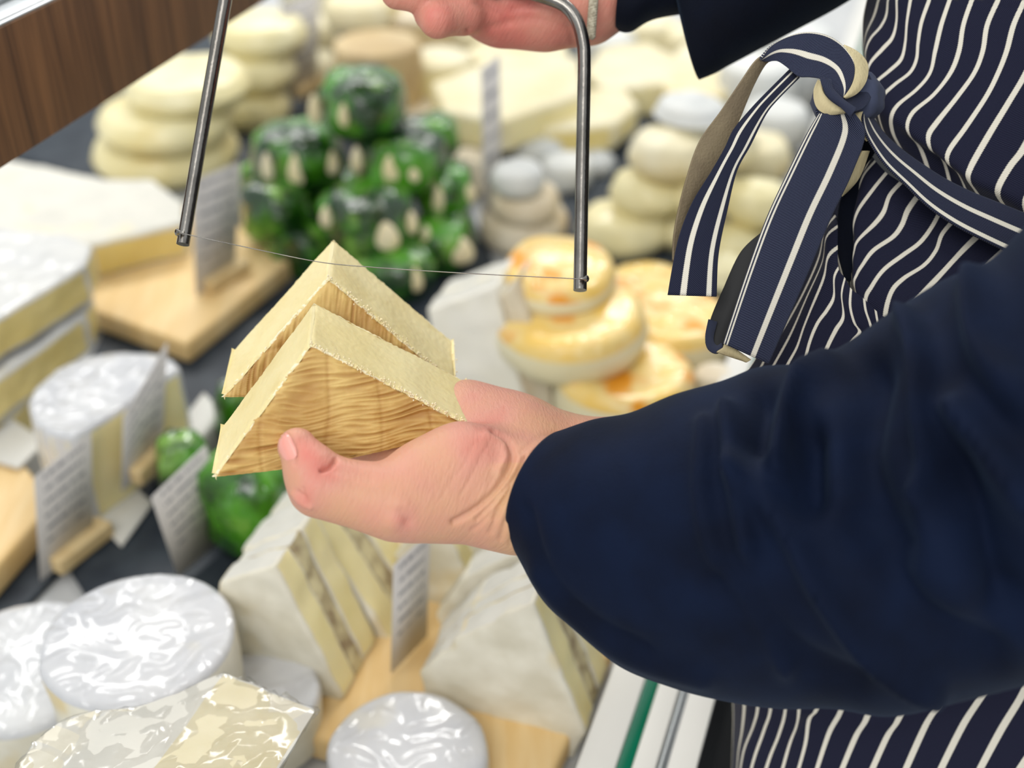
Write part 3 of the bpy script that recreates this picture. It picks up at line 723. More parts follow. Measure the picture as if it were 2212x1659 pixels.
green('green parcel right of the pile at middle height', 960, 402, .07, 128, .05, sps([(1350, 1000, 30, 60), (1550, 960, 34, 40), (1140, 980, 32, 52)]), 4)
green('green parcel at the left of the pile at middle height', 598, 448, .065, 165, .056, sps([]), 5)
green('large green parcel in the middle of the pile', 792, 472, .07, 200, .066, sps([(1010, 1240, 62, 62), (620, 1115, 32, 46), (1175, 1150, 28, 50)]), 6)
green('green parcel at the right foot of the pile', 958, 522, .035, 135, .05, sps([(1490, 1330, 66, 60), (1270, 1230, 24, 40)]), 7)
green('dark green parcel at the front foot of the pile', 850, 580, .03, 190, .05, sps([(1200, 1520, 34, 52)]), 8)
green('green parcel touching the beech board at the left foot', 655, 530, .03, 150, .05, [], 9)
green('green parcel half hidden in the middle of the pile', 720, 420, .05, 150, .05, [], 10)
green('green parcel under the bright green one', 545, 400, .04, 60, .05, [], 11)
green('glossy green parcel below the thumb, behind the truffle wedges', 545, 1075, .045, 215, .08, [], 13)
green('green parcel behind the leaning pale card', 395, 1010, .035, 110, .06, [], 14)
green('small green parcel behind the left tip of the held wedges', 505, 890, .035, 90, .05, [], 15)

# ------------------------------------------------------------------ truffle brie wedges standing
tg = 'standing brie wedges with a dark layered filling'
LASTP = [None]
def standing(label, poly, gpt, z0, t, seed, fill=(.38, .62), dirv=None, mats=None, behind=0, rs=(0,)):
    """poly pixel outline of the near rind face, first edges = cut side; extruded by t along the counter"""
    n = (dirv or D1); P0 = G(*gpt, z0) if not behind else LASTP[0] + D1 * .003
    LASTP[0] = P0 + n * t
    pts = [onplane(x, y, P0, n) for x, y in poly]
    root = empty('brie_wedge', P0); tag(root, label, 'cheese', tg)
    m = mats or [M['rind_side'], M['paste'], M['filling']]
    c = sum(pts, Vector()) / len(pts)
    zs = min(p.z for p in pts)
    lay = [(0, fill[0], m[0] , m[1], 'lower_half' ), (fill[0], fill[1], m[2], m[2], 'filling'), (fill[1], 1, m[0], m[1], 'upper_half')]
    for a, b, mc, ms, nm in lay:
        q = [p + n * (t * a) for p in pts]
        if nm == 'filling': q = [c + n * t * a + (p - c) * .985 for p in pts]
        prism(nm, q, n * (t * (b - a)), [mc, ms, M['rind_white']], root, sides=[2 if (i in rs) else 1 for i in range(len(pts))], bevel=.002 if nm != 'filling' else .0008, noise_amp=.0018, nscale=60, cuts=4, seed=seed)
    return root
standing('truffle brie wedge standing left of the pale card, right behind the camembert', [(470, 1262), (592, 1222), (742, 1512), (690, 1545), (520, 1470)], (742, 1512), .024, .052, 21)
standing('second truffle brie wedge, behind the first and below the thumb', [(520, 1190), (655, 1108), (850, 1395), (800, 1440), (700, 1400)], (850, 1395), .024, .06, 22, behind=1)
standing('truffle brie wedge whose white face fills the bottom centre', [(905, 1455), (985, 1385), (1150, 1302), (1264, 1585), (1238, 1640), (1060, 1610), (930, 1560)], (1264, 1592), .024, .055, 23, rs=(0, 1))
standing('truffle brie wedge behind the bottom centre one, under the cuff', [(940, 1330), (1000, 1250), (1145, 1180), (1275, 1430), (1250, 1500), (1000, 1450)], (1275, 1440), .024, .06, 24, behind=1, rs=(0, 1))
standing('truffle brie wedge right behind the pale card', [(850, 1200), (905, 1130), (965, 1150), (1040, 1300), (960, 1380), (900, 1330)], (1040, 1320), .024, .05, 25)
standing('brie wedge under the wrist, behind the others', [(960, 1150), (1060, 1120), (1150, 1180), (1230, 1320), (1100, 1380)], (1230, 1325), .024, .05, 26)
standing('white brie wedge standing between the held cheese and the orange rounds', [(925, 668), (1068, 618), (1080, 660), (1135, 870), (1120, 960), (960, 930)], (1135, 900), .008, .05, 27, fill=(.45, .52), mats=[M['rind_bright'], M['rind_bright'], M['paste']])
standing('pale wedge between the white one and the orange rounds, above the palm', [(1080, 640), (1110, 610), (1185, 790), (1195, 900), (1150, 930)], (1195, 905), .008, .04, 28, fill=(.4, .55), mats=[M['beige'], M['beige'], M['tan']])

# ------------------------------------------------------------------ front cut cheese in film
root = empty('cut_wrapped_cheese', G(420, 1640, .03)); tag(root, 'film-wrapped cut cheese with creamy cut face at the bottom left corner', 'cheese')
TL = P(482, 1450, .585); TR = P(690, 1532, .565); BL = P(262, 1735, .515)
e = TR - TL
pol = [TL, BL]
arc = [(150, 1790, .51), (40, 1760, .52), (30, 1670, .535), (66, 1605, .55), (122, 1560, .565), (205, 1531, .58), (290, 1524, .592), (380, 1500, .592)]
u = (BL - TL).normalized(); nrm = u.cross(P(66, 1605, .55) - TL).normalized()
pol += [onplane(x, y, TL, nrm) for x, y, d in arc]
def cutcheese(name, mats, sides, grow, amp, cuts, parent, bevel=.006, seed=5, ns=30):
    c = sum(pol, Vector()) / len(pol) + e * .5
    return prism(name, [c + (p - c) * grow for p in pol], e * grow, mats, parent, sides=sides, bevel=bevel, noise_amp=amp, nscale=ns, cuts=cuts, seed=seed)
cutcheese('cheese_body', [M['rind_white'], M['cut_paste'], M['rind_side']], [1] + [2] * 9, 1.0, .002, 6, root)
fo = cutcheese('plastic_wrap', [M['film']], [0] * 10, 1.012, .0022, 6, root, seed=9, ns=55)
for v in fo.data.vertices:
    r_ = 1 - abs(noise.noise(v.co * 48 + Vector((4, 2, 9)))) * 2.2
    v.co += v.normal * max(0, r_ - .62) * .006
if 'sharp_edge' in fo.data.attributes: fo.data.attributes.remove(fo.data.attributes['sharp_edge'])
zs_ = [v.z for v in pol + [p + e for p in pol]]; xm = sum((p + e * .5 for p in pol), Vector()) / len(pol)
rz = min(zs_) - .004
rs_ = prism('counter_riser', [Vector((xm.x + a, xm.y + b, rz)) for a, b in ((-.045, -.03), (.035, -.03), (.035, .035), (-.045, .035))], Vector((0, 0, -rz)), [M['ledge']], bevel=.002); tag(rs_, kind='structure')

# ------------------------------------------------------------------ the two held wedges
def tri_wedge(label, A, B, Cc, ext, seed, ridge_dir, bulge=0.0):
    """A apex, B left foot, Cc right foot of the near rind face; ext to the far face"""
    root = empty('cheese_wedge', (B + Cc) / 2); tag(root, label, 'cheese')
    N = 150
    def face_pt(s, t):       # s: B->C along the foot, t: foot->apex
        p = B.lerp(Cc, s); p = p.lerp(A, t)
        p += Vector((0, 0, -1)) * bulge * math.sin(math.pi * s) * (1 - t) ** 2
        return p
    nrm = (Cc - B).cross(A - B).normalized()
    if nrm.dot(CAM - A) < 0: nrm = -nrm
    # near rind: triangular grid
    def rind(name, off, flip, th, sgn):
        bm = bmesh.new(); rows = []; wr = []; ed = []
        nn = nrm * sgn
        for j in range(N + 1):
            row = []; t = j / N; m = N - j + 1
            for i in range(m):
                s = i / max(1, m - 1)
                p = face_pt(s, t) + off
                if sgn < 0: cc0 = (A + B + Cc) / 3 + off; p = cc0 + (p - cc0) * .975
                # barycentric edge distances in metres
                eb = min((1 - s) * (1 - t), s * (1 - t), t + .02) * (Cc - B).length
                q = p - B; a = q.dot(ridge_dir[0]); b = q.dot(ridge_dir[1])
                wv = noise.noise(Vector((a * 40 + seed, b * 60, seed)))
                r1 = noise.noise(Vector((a * 45 + wv * .6, b * 620 + wv * 2.4, seed * 3.0)))
                r2 = noise.noise(Vector((a * 120, b * 900 + wv * 3, seed * 5.0)))
                blk = noise.noise(Vector((a * 50, b * 40, seed + 7)))
                col = abs((a * 46 + .5 + noise.noise(Vector((a * 20, b * 30, 3))) * .35) % 1 - .5)
                am = .45 + .55 * min(1, max(0, noise.noise(Vector((a * 22, b * 22, 5))) + .6))
                h = ((1 - abs(r1) * 2.2) * .00075 + r2 * .0004) * am + blk * .0007 - .0003 * math.exp(-(col / .035) ** 2)
                k = min(1, max(0, eb) / .004)
                edge_round = -.0012 * (1 - k) ** 2
                p = p + nn * (h * (.35 + .65 * k) + edge_round) + Vector((noise.noise(p * 700), 0, noise.noise(p * 640 + Vector((5, 5, 5))))) * .0005 * (1 - k)
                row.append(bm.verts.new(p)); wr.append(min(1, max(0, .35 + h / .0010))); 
                e2 = min(s * (1 - t), (1 - s) * (1 - t)) * (Cc - B).length
                ed.append(max(0, 1 - e2 / .0035))
            rows.append(row)
        for j in range(N):
            for i in range(len(rows[j]) - 1):
                bm.faces.new((rows[j][i], rows[j][i + 1], rows[j + 1][i]) if sgn > 0 else (rows[j][i], rows[j + 1][i], rows[j][i + 1]))
                if i < len(rows[j]) - 2: bm.faces.new((rows[j][i + 1], rows[j + 1][i + 1], rows[j + 1][i]) if sgn > 0 else (rows[j][i + 1], rows[j + 1][i], rows[j + 1][i + 1]))
        bmesh.ops.recalc_face_normals(bm, faces=bm.faces)
        o = frombm(name, bm, [M['tomme']], root, None)
        if o.data.polygons[len(o.data.polygons) // 2].normal.dot(nn) < 0: o.data.flip_normals()
        for nm, arr in (('wr', wr), ('edge', ed)):
            at = o.data.attributes.new(nm, 'FLOAT', 'POINT'); at.data.foreach_set('value', arr)
        return o
    rind('rind', Vector(), False, 0, 1)
    rind('rind', ext, False, 0, -1)
    # paste: three gridded sides
    bm = bmesh.new(); K = 70
    def side(p, q, bul=False, s0=None):
        g = []
        for i in range(N + 1):
            r = []
            for k in range(K + 1):
                u = i / N; v = k / K
                x = p(u) + ext * v
                n_ = side_n
                amp = noise.noise(x * 60 + Vector((seed, 0, 0))) * .0006 + noise.noise(x * 500) * .00012
                ke = min(1, min(v, 1 - v) / .06); ku = min(1, min(u, 1 - u) / .03)
                x = x + n_ * (amp - .0011 * (1 - ke) ** 2 - .0010 * (1 - ku) ** 2) + nrm * noise.noise(x * 520 + Vector((9, 0, 0))) * .0012 * (1 - ke)
                r.append(bm.verts.new(x))
            g.append(r)
        for i in range(N):
            for k in range(K): bm.faces.new((g[i][k], g[i + 1][k], g[i + 1][k + 1], g[i][k + 1]))
    cen = (A + B + Cc) / 3
    def outn(p, q):
        n_ = (q - p).cross(ext).normalized(); return n_ if n_.dot((p + q) / 2 - cen) > 0 else -n_
    side_n = outn(B, A); side(lambda u: B.lerp(A, u), None)
    side_n = outn(A, Cc); side(lambda u: A.lerp(Cc, u), None)
    side_n = outn(Cc, B); side(lambda u: face_pt(1 - u, 0), None)
    bmesh.ops.recalc_face_normals(bm, faces=bm.faces)
    frombm('paste', bm, [M['tomme_paste']], root, None)
    # crumbs clinging to the cut edge
    rnd = random.Random(seed)
    bmc = bmesh.new()
    for k in range(320):
        t = rnd.random(); p = A.lerp(Cc, t) if rnd.random() < .8 else Cc + ext * rnd.random() + (A - Cc) * .02 * rnd.random()
        p = p + Vector((rnd.gauss(0, .0006), rnd.gauss(0, .0006), rnd.gauss(0, .0007))); r = rnd.uniform(.00015, .0005)
        bmesh.ops.create_icosphere(bmc, subdivisions=1, radius=r, matrix=Matrix.Translation(p) @ Matrix.Rotation(rnd.random() * 3, 4, 'Z') @ Matrix.Diagonal((1, .7, 1.3, 1)))
    cb = frombm('crumbs', bmc, [M['end']], root, None); tag(cb, kind='stuff')
    return root
XD = Vector((1, 0, -.02)).normalized(); ZD = Vector((.02, 0, 1)).normalized()
A1 = P(670, 741, .493); B1 = P(458, 1031, .484); C1 = P(1022, 921, .508)
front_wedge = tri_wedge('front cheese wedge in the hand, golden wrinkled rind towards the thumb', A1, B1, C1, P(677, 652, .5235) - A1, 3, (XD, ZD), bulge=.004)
A2 = P(709, 598, .532); B2 = P(478, 858, .527); C2 = P(985, 832, .548)
D45 = Vector((.12, 0, 1)).normalized()
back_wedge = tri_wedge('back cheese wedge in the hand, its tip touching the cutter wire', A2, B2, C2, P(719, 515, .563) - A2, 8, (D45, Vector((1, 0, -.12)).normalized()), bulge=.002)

# ------------------------------------------------------------------ wire cutter
cut = empty('cheese_wire_cutter', P(820, -60, .56)); tag(cut, 'steel cheese wire cutter with two straight arms, held by the upper hand', 'cutter')
la = resample([(395, 528, .530), (440, 265, .542), (487, 0, .555), (502, -70, .559), (540, -110, .562), (620, -118, .563)], 40)
tube('frame_arm', [P(*p) for p in la], [14 / F * p[2] for p in la], [M['steel']], cut, 20)
ra = resample([(1253, 627, .530), (1257, 400, .540), (1262, 150, .549), (1259, 90, .551), (1246, 45, .553), (1222, 14, .554), (1185, -3, .555), (1130, -18, .556), (1050, -36, .558)], 60)
tube('frame_arm', [P(*p) for p in ra], [14.5 / F * p[2] for p in ra], [M['steel']], cut, 20)
hd = resample([(600, -118, .563), (850, -80, .562), (1080, -30, .557)], 20)
tube('handle', [P(*p) for p in hd], [26 / F * .56] * 20, [M['dark_jacket']], cut, 20)
def pin(x, y, d, sx):
    k = tube('wire_pin', [P(x - sx * 10, y, d), P(x - sx * 2, y, d), P(x + sx * 1, y, d), P(x + sx * 5, y, d), P(x + sx * 9, y, d), P(x + sx * 11, y, d)], [3.2 * d / F, 3.2 * d / F, 6 * d / F, 8.5 * d / F, 6 * d / F, .8 * d / F], [M['steel']], cut, 14)
pin(388, 502, .526, -1); pin(1262, 602, .526, 1)
wr = resample([(388, 503, .524), (560, 540, .524), (690, 566, .5245), (800, 577, .526), (1000, 590, .525), (1262, 603, .524)], 60)
tube('wire', [P(*p) for p in wr], .00021, [M['steel']], cut, 6)
cc = []
for k in range(60):
    t = k / 59; cc.append((1283 - 7 * t, -10 + 92 * t, .562))
for ph in (0, 2.1, 4.2):
    pts = [P(x + 6 * math.sin(k * .55 + ph), y, d + .0012 * math.cos(k * .55 + ph)) for k, (x, y, d) in enumerate(cc)]
    tube('braided_cord', pts, .0011, [M['cord']], cut, 8)

# ------------------------------------------------------------------ person
person = empty('person', P(2500, 1500, .6)); tag(person, 'person in a navy jacket and striped apron holding two cheese wedges and a wire cutter', 'person')
def px(r, d): return r / F * d
# left hand, palm up under the cheese
prims = []
prims += [(f, .004) for f in chain([(642, 966, .475, .0077), (670, 1012, .473, .0093), (692, 1048, .473, .0113)])]
prims += [(f, .007) for f in chain([(692, 1048, .473, .0113), (760, 1066, .475, .0113), (852, 1084, .478, .0127)])]
prims += [(f, .012) for f in chain([(852, 1084, .478, .0127), (930, 1075, .484, .0148), (1010, 1068, .490, .0165), (1110, 1078, .494, .0195), (1180, 1070, .497, .0205), (1330, 1075, .50, .023)])]
prims += [(f, .010) for f in chain([(925, 1035, .490, .0165), (1000, 1010, .493, .0165), (1040, 1005, .498, .0145)])]      # ball of the thumb
prims += [(f, .012) for f in chain([(1010, 905, .535, .0135), (1090, 935, .533, .015), (1170, 985, .527, .018), (1330, 1010, .52, .022)])]  # heel
prims += [(f, .012) for f in chain([(900, 1010, .515, .012), (1000, 1000, .518, .014), (1120, 1010, .515, .019)])]  # palm floor
prims += [(f, .012) for f in chain([(900, 960, .527, .011), (1000, 930, .532, .014), (1120, 970, .522, .018)])]
prims += [(f, .010) for f in chain([(930, 905, .545, .0105), (1010, 900, .542, .0125), (1110, 940, .532, .015)])]
zf = .2655
for pts in ([(885, 985, .266, .0105), (760, 967, .2625, .0093), (650, 948, .264, .0085), (585, 935, .2665, .0074)],
            [(900, 925, .266, .0105), (770, 912, .2625, .0095), (670, 900, .264, .0086), (610, 892, .2665, .0075)],
            [(915, 875, .266, .0100), (790, 868, .2625, .0090), (700, 860, .264, .0082), (645, 856, .2665, .0072)],
            [(940, 838, .266, .0090), (840, 836, .2635, .0080), (765, 832, .2645, .0073), (720, 830, .267, .0064)]):
    prims += [(f, .0035) for f in gch(pts, zf)]
def handf(X, Y, Z):
    d = None
    for f, k in prims:
        v = f(X, Y, Z); d = v if d is None else smin(d, v, k)
    return d
lo, hi = bounds(prims)
hv, hf = nets(handf, lo, hi, .0007)
creases = [
    ([(726, 993), (712, 1008), (694, 1016)], 4.5, -.0022), ([(608, 932), (626, 940), (638, 962), (640, 985), (636, 1002)], 3.2, -.0007),                       # inner joint crease
    ([(705, 1010), (745, 1020), (800, 1034)], 12, -.0006),
    ([(632, 1066), (648, 1085), (672, 1096)], 6, .0009), ([(645, 1062), (660, 1075)], 4, -.0007), ([(655, 1055), (662, 1088)], 3, -.0006),
    ([(845, 1130), (862, 1118), (868, 1100)], 22, .0012), ([(868, 1105), (880, 1125)], 14, -.0012),
    ([(1066, 932), (1098, 952), (1108, 985), (1096, 1020), (1068, 1062), (1024, 1102), (980, 1128)], 7, -.0019),
    ([(1050, 940), (1083, 960), (1090, 990), (1078, 1015)], 11, .0014),
    ([(1135, 985), (1110, 1030), (1070, 1080), (1030, 1122)], 5, -.0013),
    ([(1160, 968), (1128, 1010), (1098, 1062), (1066, 1120)], 4, -.0010),
    ([(1205, 935), (1160, 945), (1125, 975)], 5, -.0008),
    ([(1114, 1075), (1094, 1120), (1080, 1165)], 4, -.0009), ([(1105, 1050), (1080, 1100), (1058, 1150)], 4, -.0009),
    ([(1120, 1120), (1108, 1150), (1100, 1178)], 3, -.0006),
    ([(1090, 1075), (1050, 1120), (1020, 1145)], 4, -.0006),
]
rnd = random.Random(4)
for k in range(0, 26, 2):       # fine folds fanning over the ball of the thumb
    x = 960 + k * 5.2 + rnd.uniform(-3, 3); y0 = 960 + rnd.uniform(-12, 20) + abs(k - 13) * 1.2
    creases.append(([(x + 34, y0), (x + 16, y0 + 40), (x - 12, y0 + 85 + rnd.uniform(-20, 20))], 3, -rnd.uniform(.00008, .00025)))
hv = sculpt(hv, hf, creases)
# right hand gripping the handle
pr2 = []
def ch2(pts, k): 
    global pr2; pr2 += [(f, k) for f in chain(pts)]
ch2([(1040, -40, .590, .014), (965, -20, .565, .0095), (905, -14, .552, .0085), (858, -16, .552, .0076)], .002)
ch2([(1050, 20, .582, .013), (1000, 30, .562, .0095), (945, 42, .552, .0082), (928, 32, .556, .0072)], .002)
ch2([(1000, -110, .590, .013), (930, -85, .560, .0095), (870, -80, .552, .0082), (845, -76, .560, .0072)], .002)
ch2([(1000, -170, .590, .012), (930, -150, .560, .009), (880, -145, .553, .0078), (860, -140, .562, .007)], .002)
ch2([(1040, -60, .592, .020), (1100, 8, .583, .0185), (1180, 25, .582, .0165), (1270, 12, .586, .0165), (1400, -80, .60, .020)], .010)
ch2([(1040, -110, .600, .020), (1180, -50, .600, .022), (1290, -50, .60, .021), (1400, -110, .61, .024)], .014)
ch2([(1120, -90, .580, .016), (1050, -150, .570, .012), (980, -190, .560, .0105)], .008)
def hand2(X, Y, Z):
    d = None
    for f, k in pr2:
        v = f(X, Y, Z); d = v if d is None else smin(d, v, k)
    return d
lo, hi = bounds(pr2)
gv, gf = nets(hand2, lo, hi, .0013)
gv = sculpt(gv, gf, [([(1010, 66), (1014, 95)], 4, -.0012), ([(1030, 5), (1080, 20), (1100, 50)], 8, -.001), ([(1230, 60), (1240, 95)], 6, -.0008), ([(1060, 60), (1150, 40), (1220, 60)], 9, -.0008), ([(1110, 20), (1180, 5)], 8, -.001)])
def blob(PX, PY, x, y, r, a): return a * np.exp(-(((PX - x) / r) ** 2 + ((PY - y) / r) ** 2))
def hand_obj(v, f, spots, base, extra=None):
    o = npmesh('hand', v, f, [M['skin']], person); PX, PY, _ = project_np(v)
    tone = np.full(len(v), base)
    for b_ in spots: tone += blob(PX, PY, *b_)
    if extra: tone += extra(PX, PY)
    at = o.data.attributes.new('tone', 'FLOAT', 'POINT'); at.data.foreach_set('value', np.clip(tone, 0, 1).astype(np.float32)); return o
hand_obj(hv, hf, [(690, 1000, 60, .34), (650, 960, 34, .16), (1040, 960, 70, .22), (660, 1080, 26, .2), (870, 1130, 26, .28), (850, 1020, 70, .08), (1060, 860, 80, .18)], .17,
         lambda X, Y: -.26 * np.clip((X - 1040) / 90, 0, 1) * (Y > 1000))
hand_obj(gv, gf, [(925, 40, 40, .1), (1100, 60, 80, .15)], .42)

# thumb nail: laid on the thumb surface
def hit(x, y):
    r = ray(x, y); d0 = .44
    for _ in range(80):
        p = CAM + r * d0
        v = float(handf(np.array(p.x), np.array(p.y), np.array(p.z)))
        if v < .00005: break
        d0 += max(v * .9, .00004)
        if d0 > .6: return None
    return d0
bm = bmesh.new(); grid = []
ax = Vector((13, 29)).normalized(); bx_ = Vector((ax.y, -ax.x))
cen_ = Vector((618, 965))
for i in range(13):
    row = []
    for j in range(13):
        a = (i - 6) / 6; b = (j - 6) / 6
        # superellipse
        q = max(1e-6, (abs(a) ** 3 + abs(b) ** 3) ** (1 / 3)); m_ = max(abs(a), abs(b)); k = m_ / q
        pp = cen_ + ax * (a * k * 31) + bx_ * (b * k * 18)
        d = hit(pp.x, pp.y)
        row.append(None if d is None else bm.verts.new(P(pp.x, pp.y, d) + (CAM - P(pp.x, pp.y, d)).normalized() * (.00055 - .0007 * m_ ** 4)))
    grid.append(row)
for i in range(12):
    for j in range(12):
        q = [grid[i][j], grid[i + 1][j], grid[i + 1][j + 1], grid[i][j + 1]]
        if all(q) : bm.faces.new(q)
bmesh.ops.recalc_face_normals(bm, faces=bm.faces)
nail = frombm('thumbnail', bm, [M['nail']], person, None)

# ---- sleeves
def loft(name, keys, mat, parent, nr=150, ns=110, amp=.002, ridges=(), cap_end=False, thick=.0016, nscale=14, seed=0):
    """keys: (top px, top py, bottom px, bottom py, centre depth, half depth, near shift px, near shift py)"""
    ks = resample([(k[0] + k[2], k[1] + k[3]) + tuple(k) for k in keys], nr)
    v = []; 
    for i, k in enumerate(ks):
        tx, ty, bx2, by2, d, hw, sx, sy = k[2:]
        T = P(tx, ty, d); B = P(bx2, by2, d); c = (T + B) / 2; u = (T - B) / 2
        w_ = -ray((tx + bx2) / 2, (ty + by2) / 2).normalized() * hw + RIGHT * (sx / F * d) - UP * (sy / F * d)
        for j in range(ns):
            a = 2 * math.pi * j / ns
            cs, sn = math.cos(a), math.sin(a)
            p = c + u * cs + w_ * sn
            out = (u * cs / u.length + w_ * sn / w_.length).normalized()
            e = min(1, i / 6)
            p += out * (fbm(p * nscale + Vector((seed, 0, 0)), 2) * amp * e)
            v.append(p)
    f = []
    for i in range(nr - 1):
        for j in range(ns): f.append((i * ns + j, i * ns + (j + 1) % ns, (i + 1) * ns + (j + 1) % ns, (i + 1) * ns + j))
    v = np.array([tuple(p) for p in v]); f = np.array(f)
    nn = vnormals(v, f); cc_ = v.reshape(nr, ns, 3).mean(1).repeat(ns, 0)
    if ((v - cc_) * nn).sum() < 0: f = f[:, ::-1].copy()
    if ridges: v = sculpt(v, f, ridges)
    o = npmesh(name, v, f, [mat], parent)
    md = o.modifiers.new('hem', 'SOLIDIFY'); md.thickness = thick; md.offset = -1
    return o
keys = [(1222, 930, 1133, 1190, .503, .034, -68, -2), (1290, 906, 1190, 1298, .500, .044, -56, 0), (1370, 893, 1250, 1358, .497, .050, -44, 0), (1464, 853, 1345, 1438, .492, .056, -34, 0),
        (1565, 826, 1460, 1482, .486, .060, -24, 0), (1645, 797, 1570, 1508, .48, .064, -12, 0), (1740, 786, 1690, 1528, .473, .066, 0, 0), (1830, 748, 1800, 1530, .466, .068, 0, 0),
        (1930, 682, 1905, 1545, .458, .070, 0, 0), (2040, 612, 1985, 1535, .45, .072, 0, 0), (2140, 568, 2090, 1505, .442, .074, 0, 0), (2230, 480, 2230, 1470, .436, .076, 0, 0),
        (2420, 320, 2450, 1420, .43, .08, 0, 0), (2800, 60, 2800, 1350, .43, .085, 0, 0)]
rg = [([(1575, 892), (1596, 1065), (1617, 1186)], 20, 0.0077), ([(1600, 1020), (1623, 1044), (1707, 1149), (1785, 1286), (1890, 1412), (2020, 1496)], 26, 0.0095),
      ([(1790, 780), (1733, 834), (1696, 923), (1680, 1002)], 26, 0.0112), ([(1960, 690), (1995, 776), (2001, 986), (1985, 1070)], 24, 0.0112),
      ([(1523, 923), (1517, 1065), (1549, 1207), (1628, 1328), (1700, 1440)], 22, 0.0054), ([(2074, 897), (2150, 1000), (2212, 1091)], 34, 0.0135),
      ([(1740, 940), (1745, 1080)], 34, -0.0135), ([(1650, 850), (1640, 960)], 30, -0.0090), ([(2050, 1010), (2120, 1150), (2180, 1300)], 60, -0.0158), ([(1880, 800), (1860, 1000), (1930, 1180)], 46, -0.0112),
      ([(1560, 1250), (1700, 1400), (1850, 1480)], 34, -0.0056), ([(1160, 1240), (1260, 1360), (1380, 1430), (1520, 1470)], 22, 0.0040), ([(1140, 1100), (1180, 1230), (1270, 1330), (1400, 1400)], 12, -0.0023),
      ([(2120, 620), (2140, 760), (2212, 860)], 40, 0.0135), ([(1840, 1130), (1980, 1330), (2150, 1420)], 40, -0.0090)]
sl = loft('left_sleeve', keys, M['jacket'], person, ridges=rg, amp=.0022)
# upper, darker sleeve: inner cuff and loose outer sleeve
k2 = [(1345, -60, 1332, 66, .592, .026, -6, 0), (1372, -70, 1362, 70, .594, .030, 0, 0), (1420, -90, 1420, 40, .598, .034, 0, 0), (1560, -140, 1560, 20, .61, .036, 0, 0)]
loft('inner_cuff', k2, M['dark_jacket'], person, nr=50, ns=64, amp=.001)
k3 = [(1440, -180, 1512, 172, .60, .030, -14, 6), (1470, -190, 1550, 158, .602, .045, -6, 2), (1540, -210, 1620, 122, .606, .06, 0, 0), (1640, -240, 1720, 68, .61, .065, 0, 0), (1760, -260, 1835, 0, .612, .07, 0, 0), (1960, -320, 2000, -110, .61, .07, 0, 0), (2300, -500, 2300, -200, .60, .08, 0, 0)]
loft('right_sleeve', k3, M['dark_jacket'], person, nr=80, ns=80, amp=.002)
# jacket torso and trousers behind the apron
def lathe_body(name, rows, mat):
    bm = bmesh.new(); rs = []
    for (x, y, z, rx, ry) in rows:
        rs.append([bm.verts.new((x + rx * math.cos(2 * math.pi * k / 40), y + ry * math.sin(2 * math.pi * k / 40), z)) for k in range(40)])
    for a, b in zip(rs, rs[1:]):
        for k in range(40): bm.faces.new((a[k], a[(k + 1) % 40], b[(k + 1) % 40], b[k]))
    bm.faces.new(list(reversed(rs[0]))); bm.faces.new(rs[-1])
    o = frombm(name, bm, [mat], person, None)
    return o
q0 = P(2120, 260, .60)
bxx = q0.x + .13
lathe_body('jacket', [(bxx + .03, q0.y, .10, .115, .16), (bxx + .02, q0.y, .22, .125, .165), (bxx + .01, q0.y, .33, .13, .165), (bxx, q0.y, .42, .135, .17), (bxx - .01, q0.y, .52, .14, .18), (bxx, q0.y, .66, .14, .20), (bxx + .02, q0.y, .72, .10, .16)], M['dark_jacket'])
lathe_body('trousers', [(bxx + .05, q0.y, -.84, .09, .15), (bxx + .05, q0.y, -.4, .10, .155), (bxx + .04, q0.y, .0, .115, .16), (bxx + .03, q0.y, .12, .115, .16)], M['dark_jacket'])

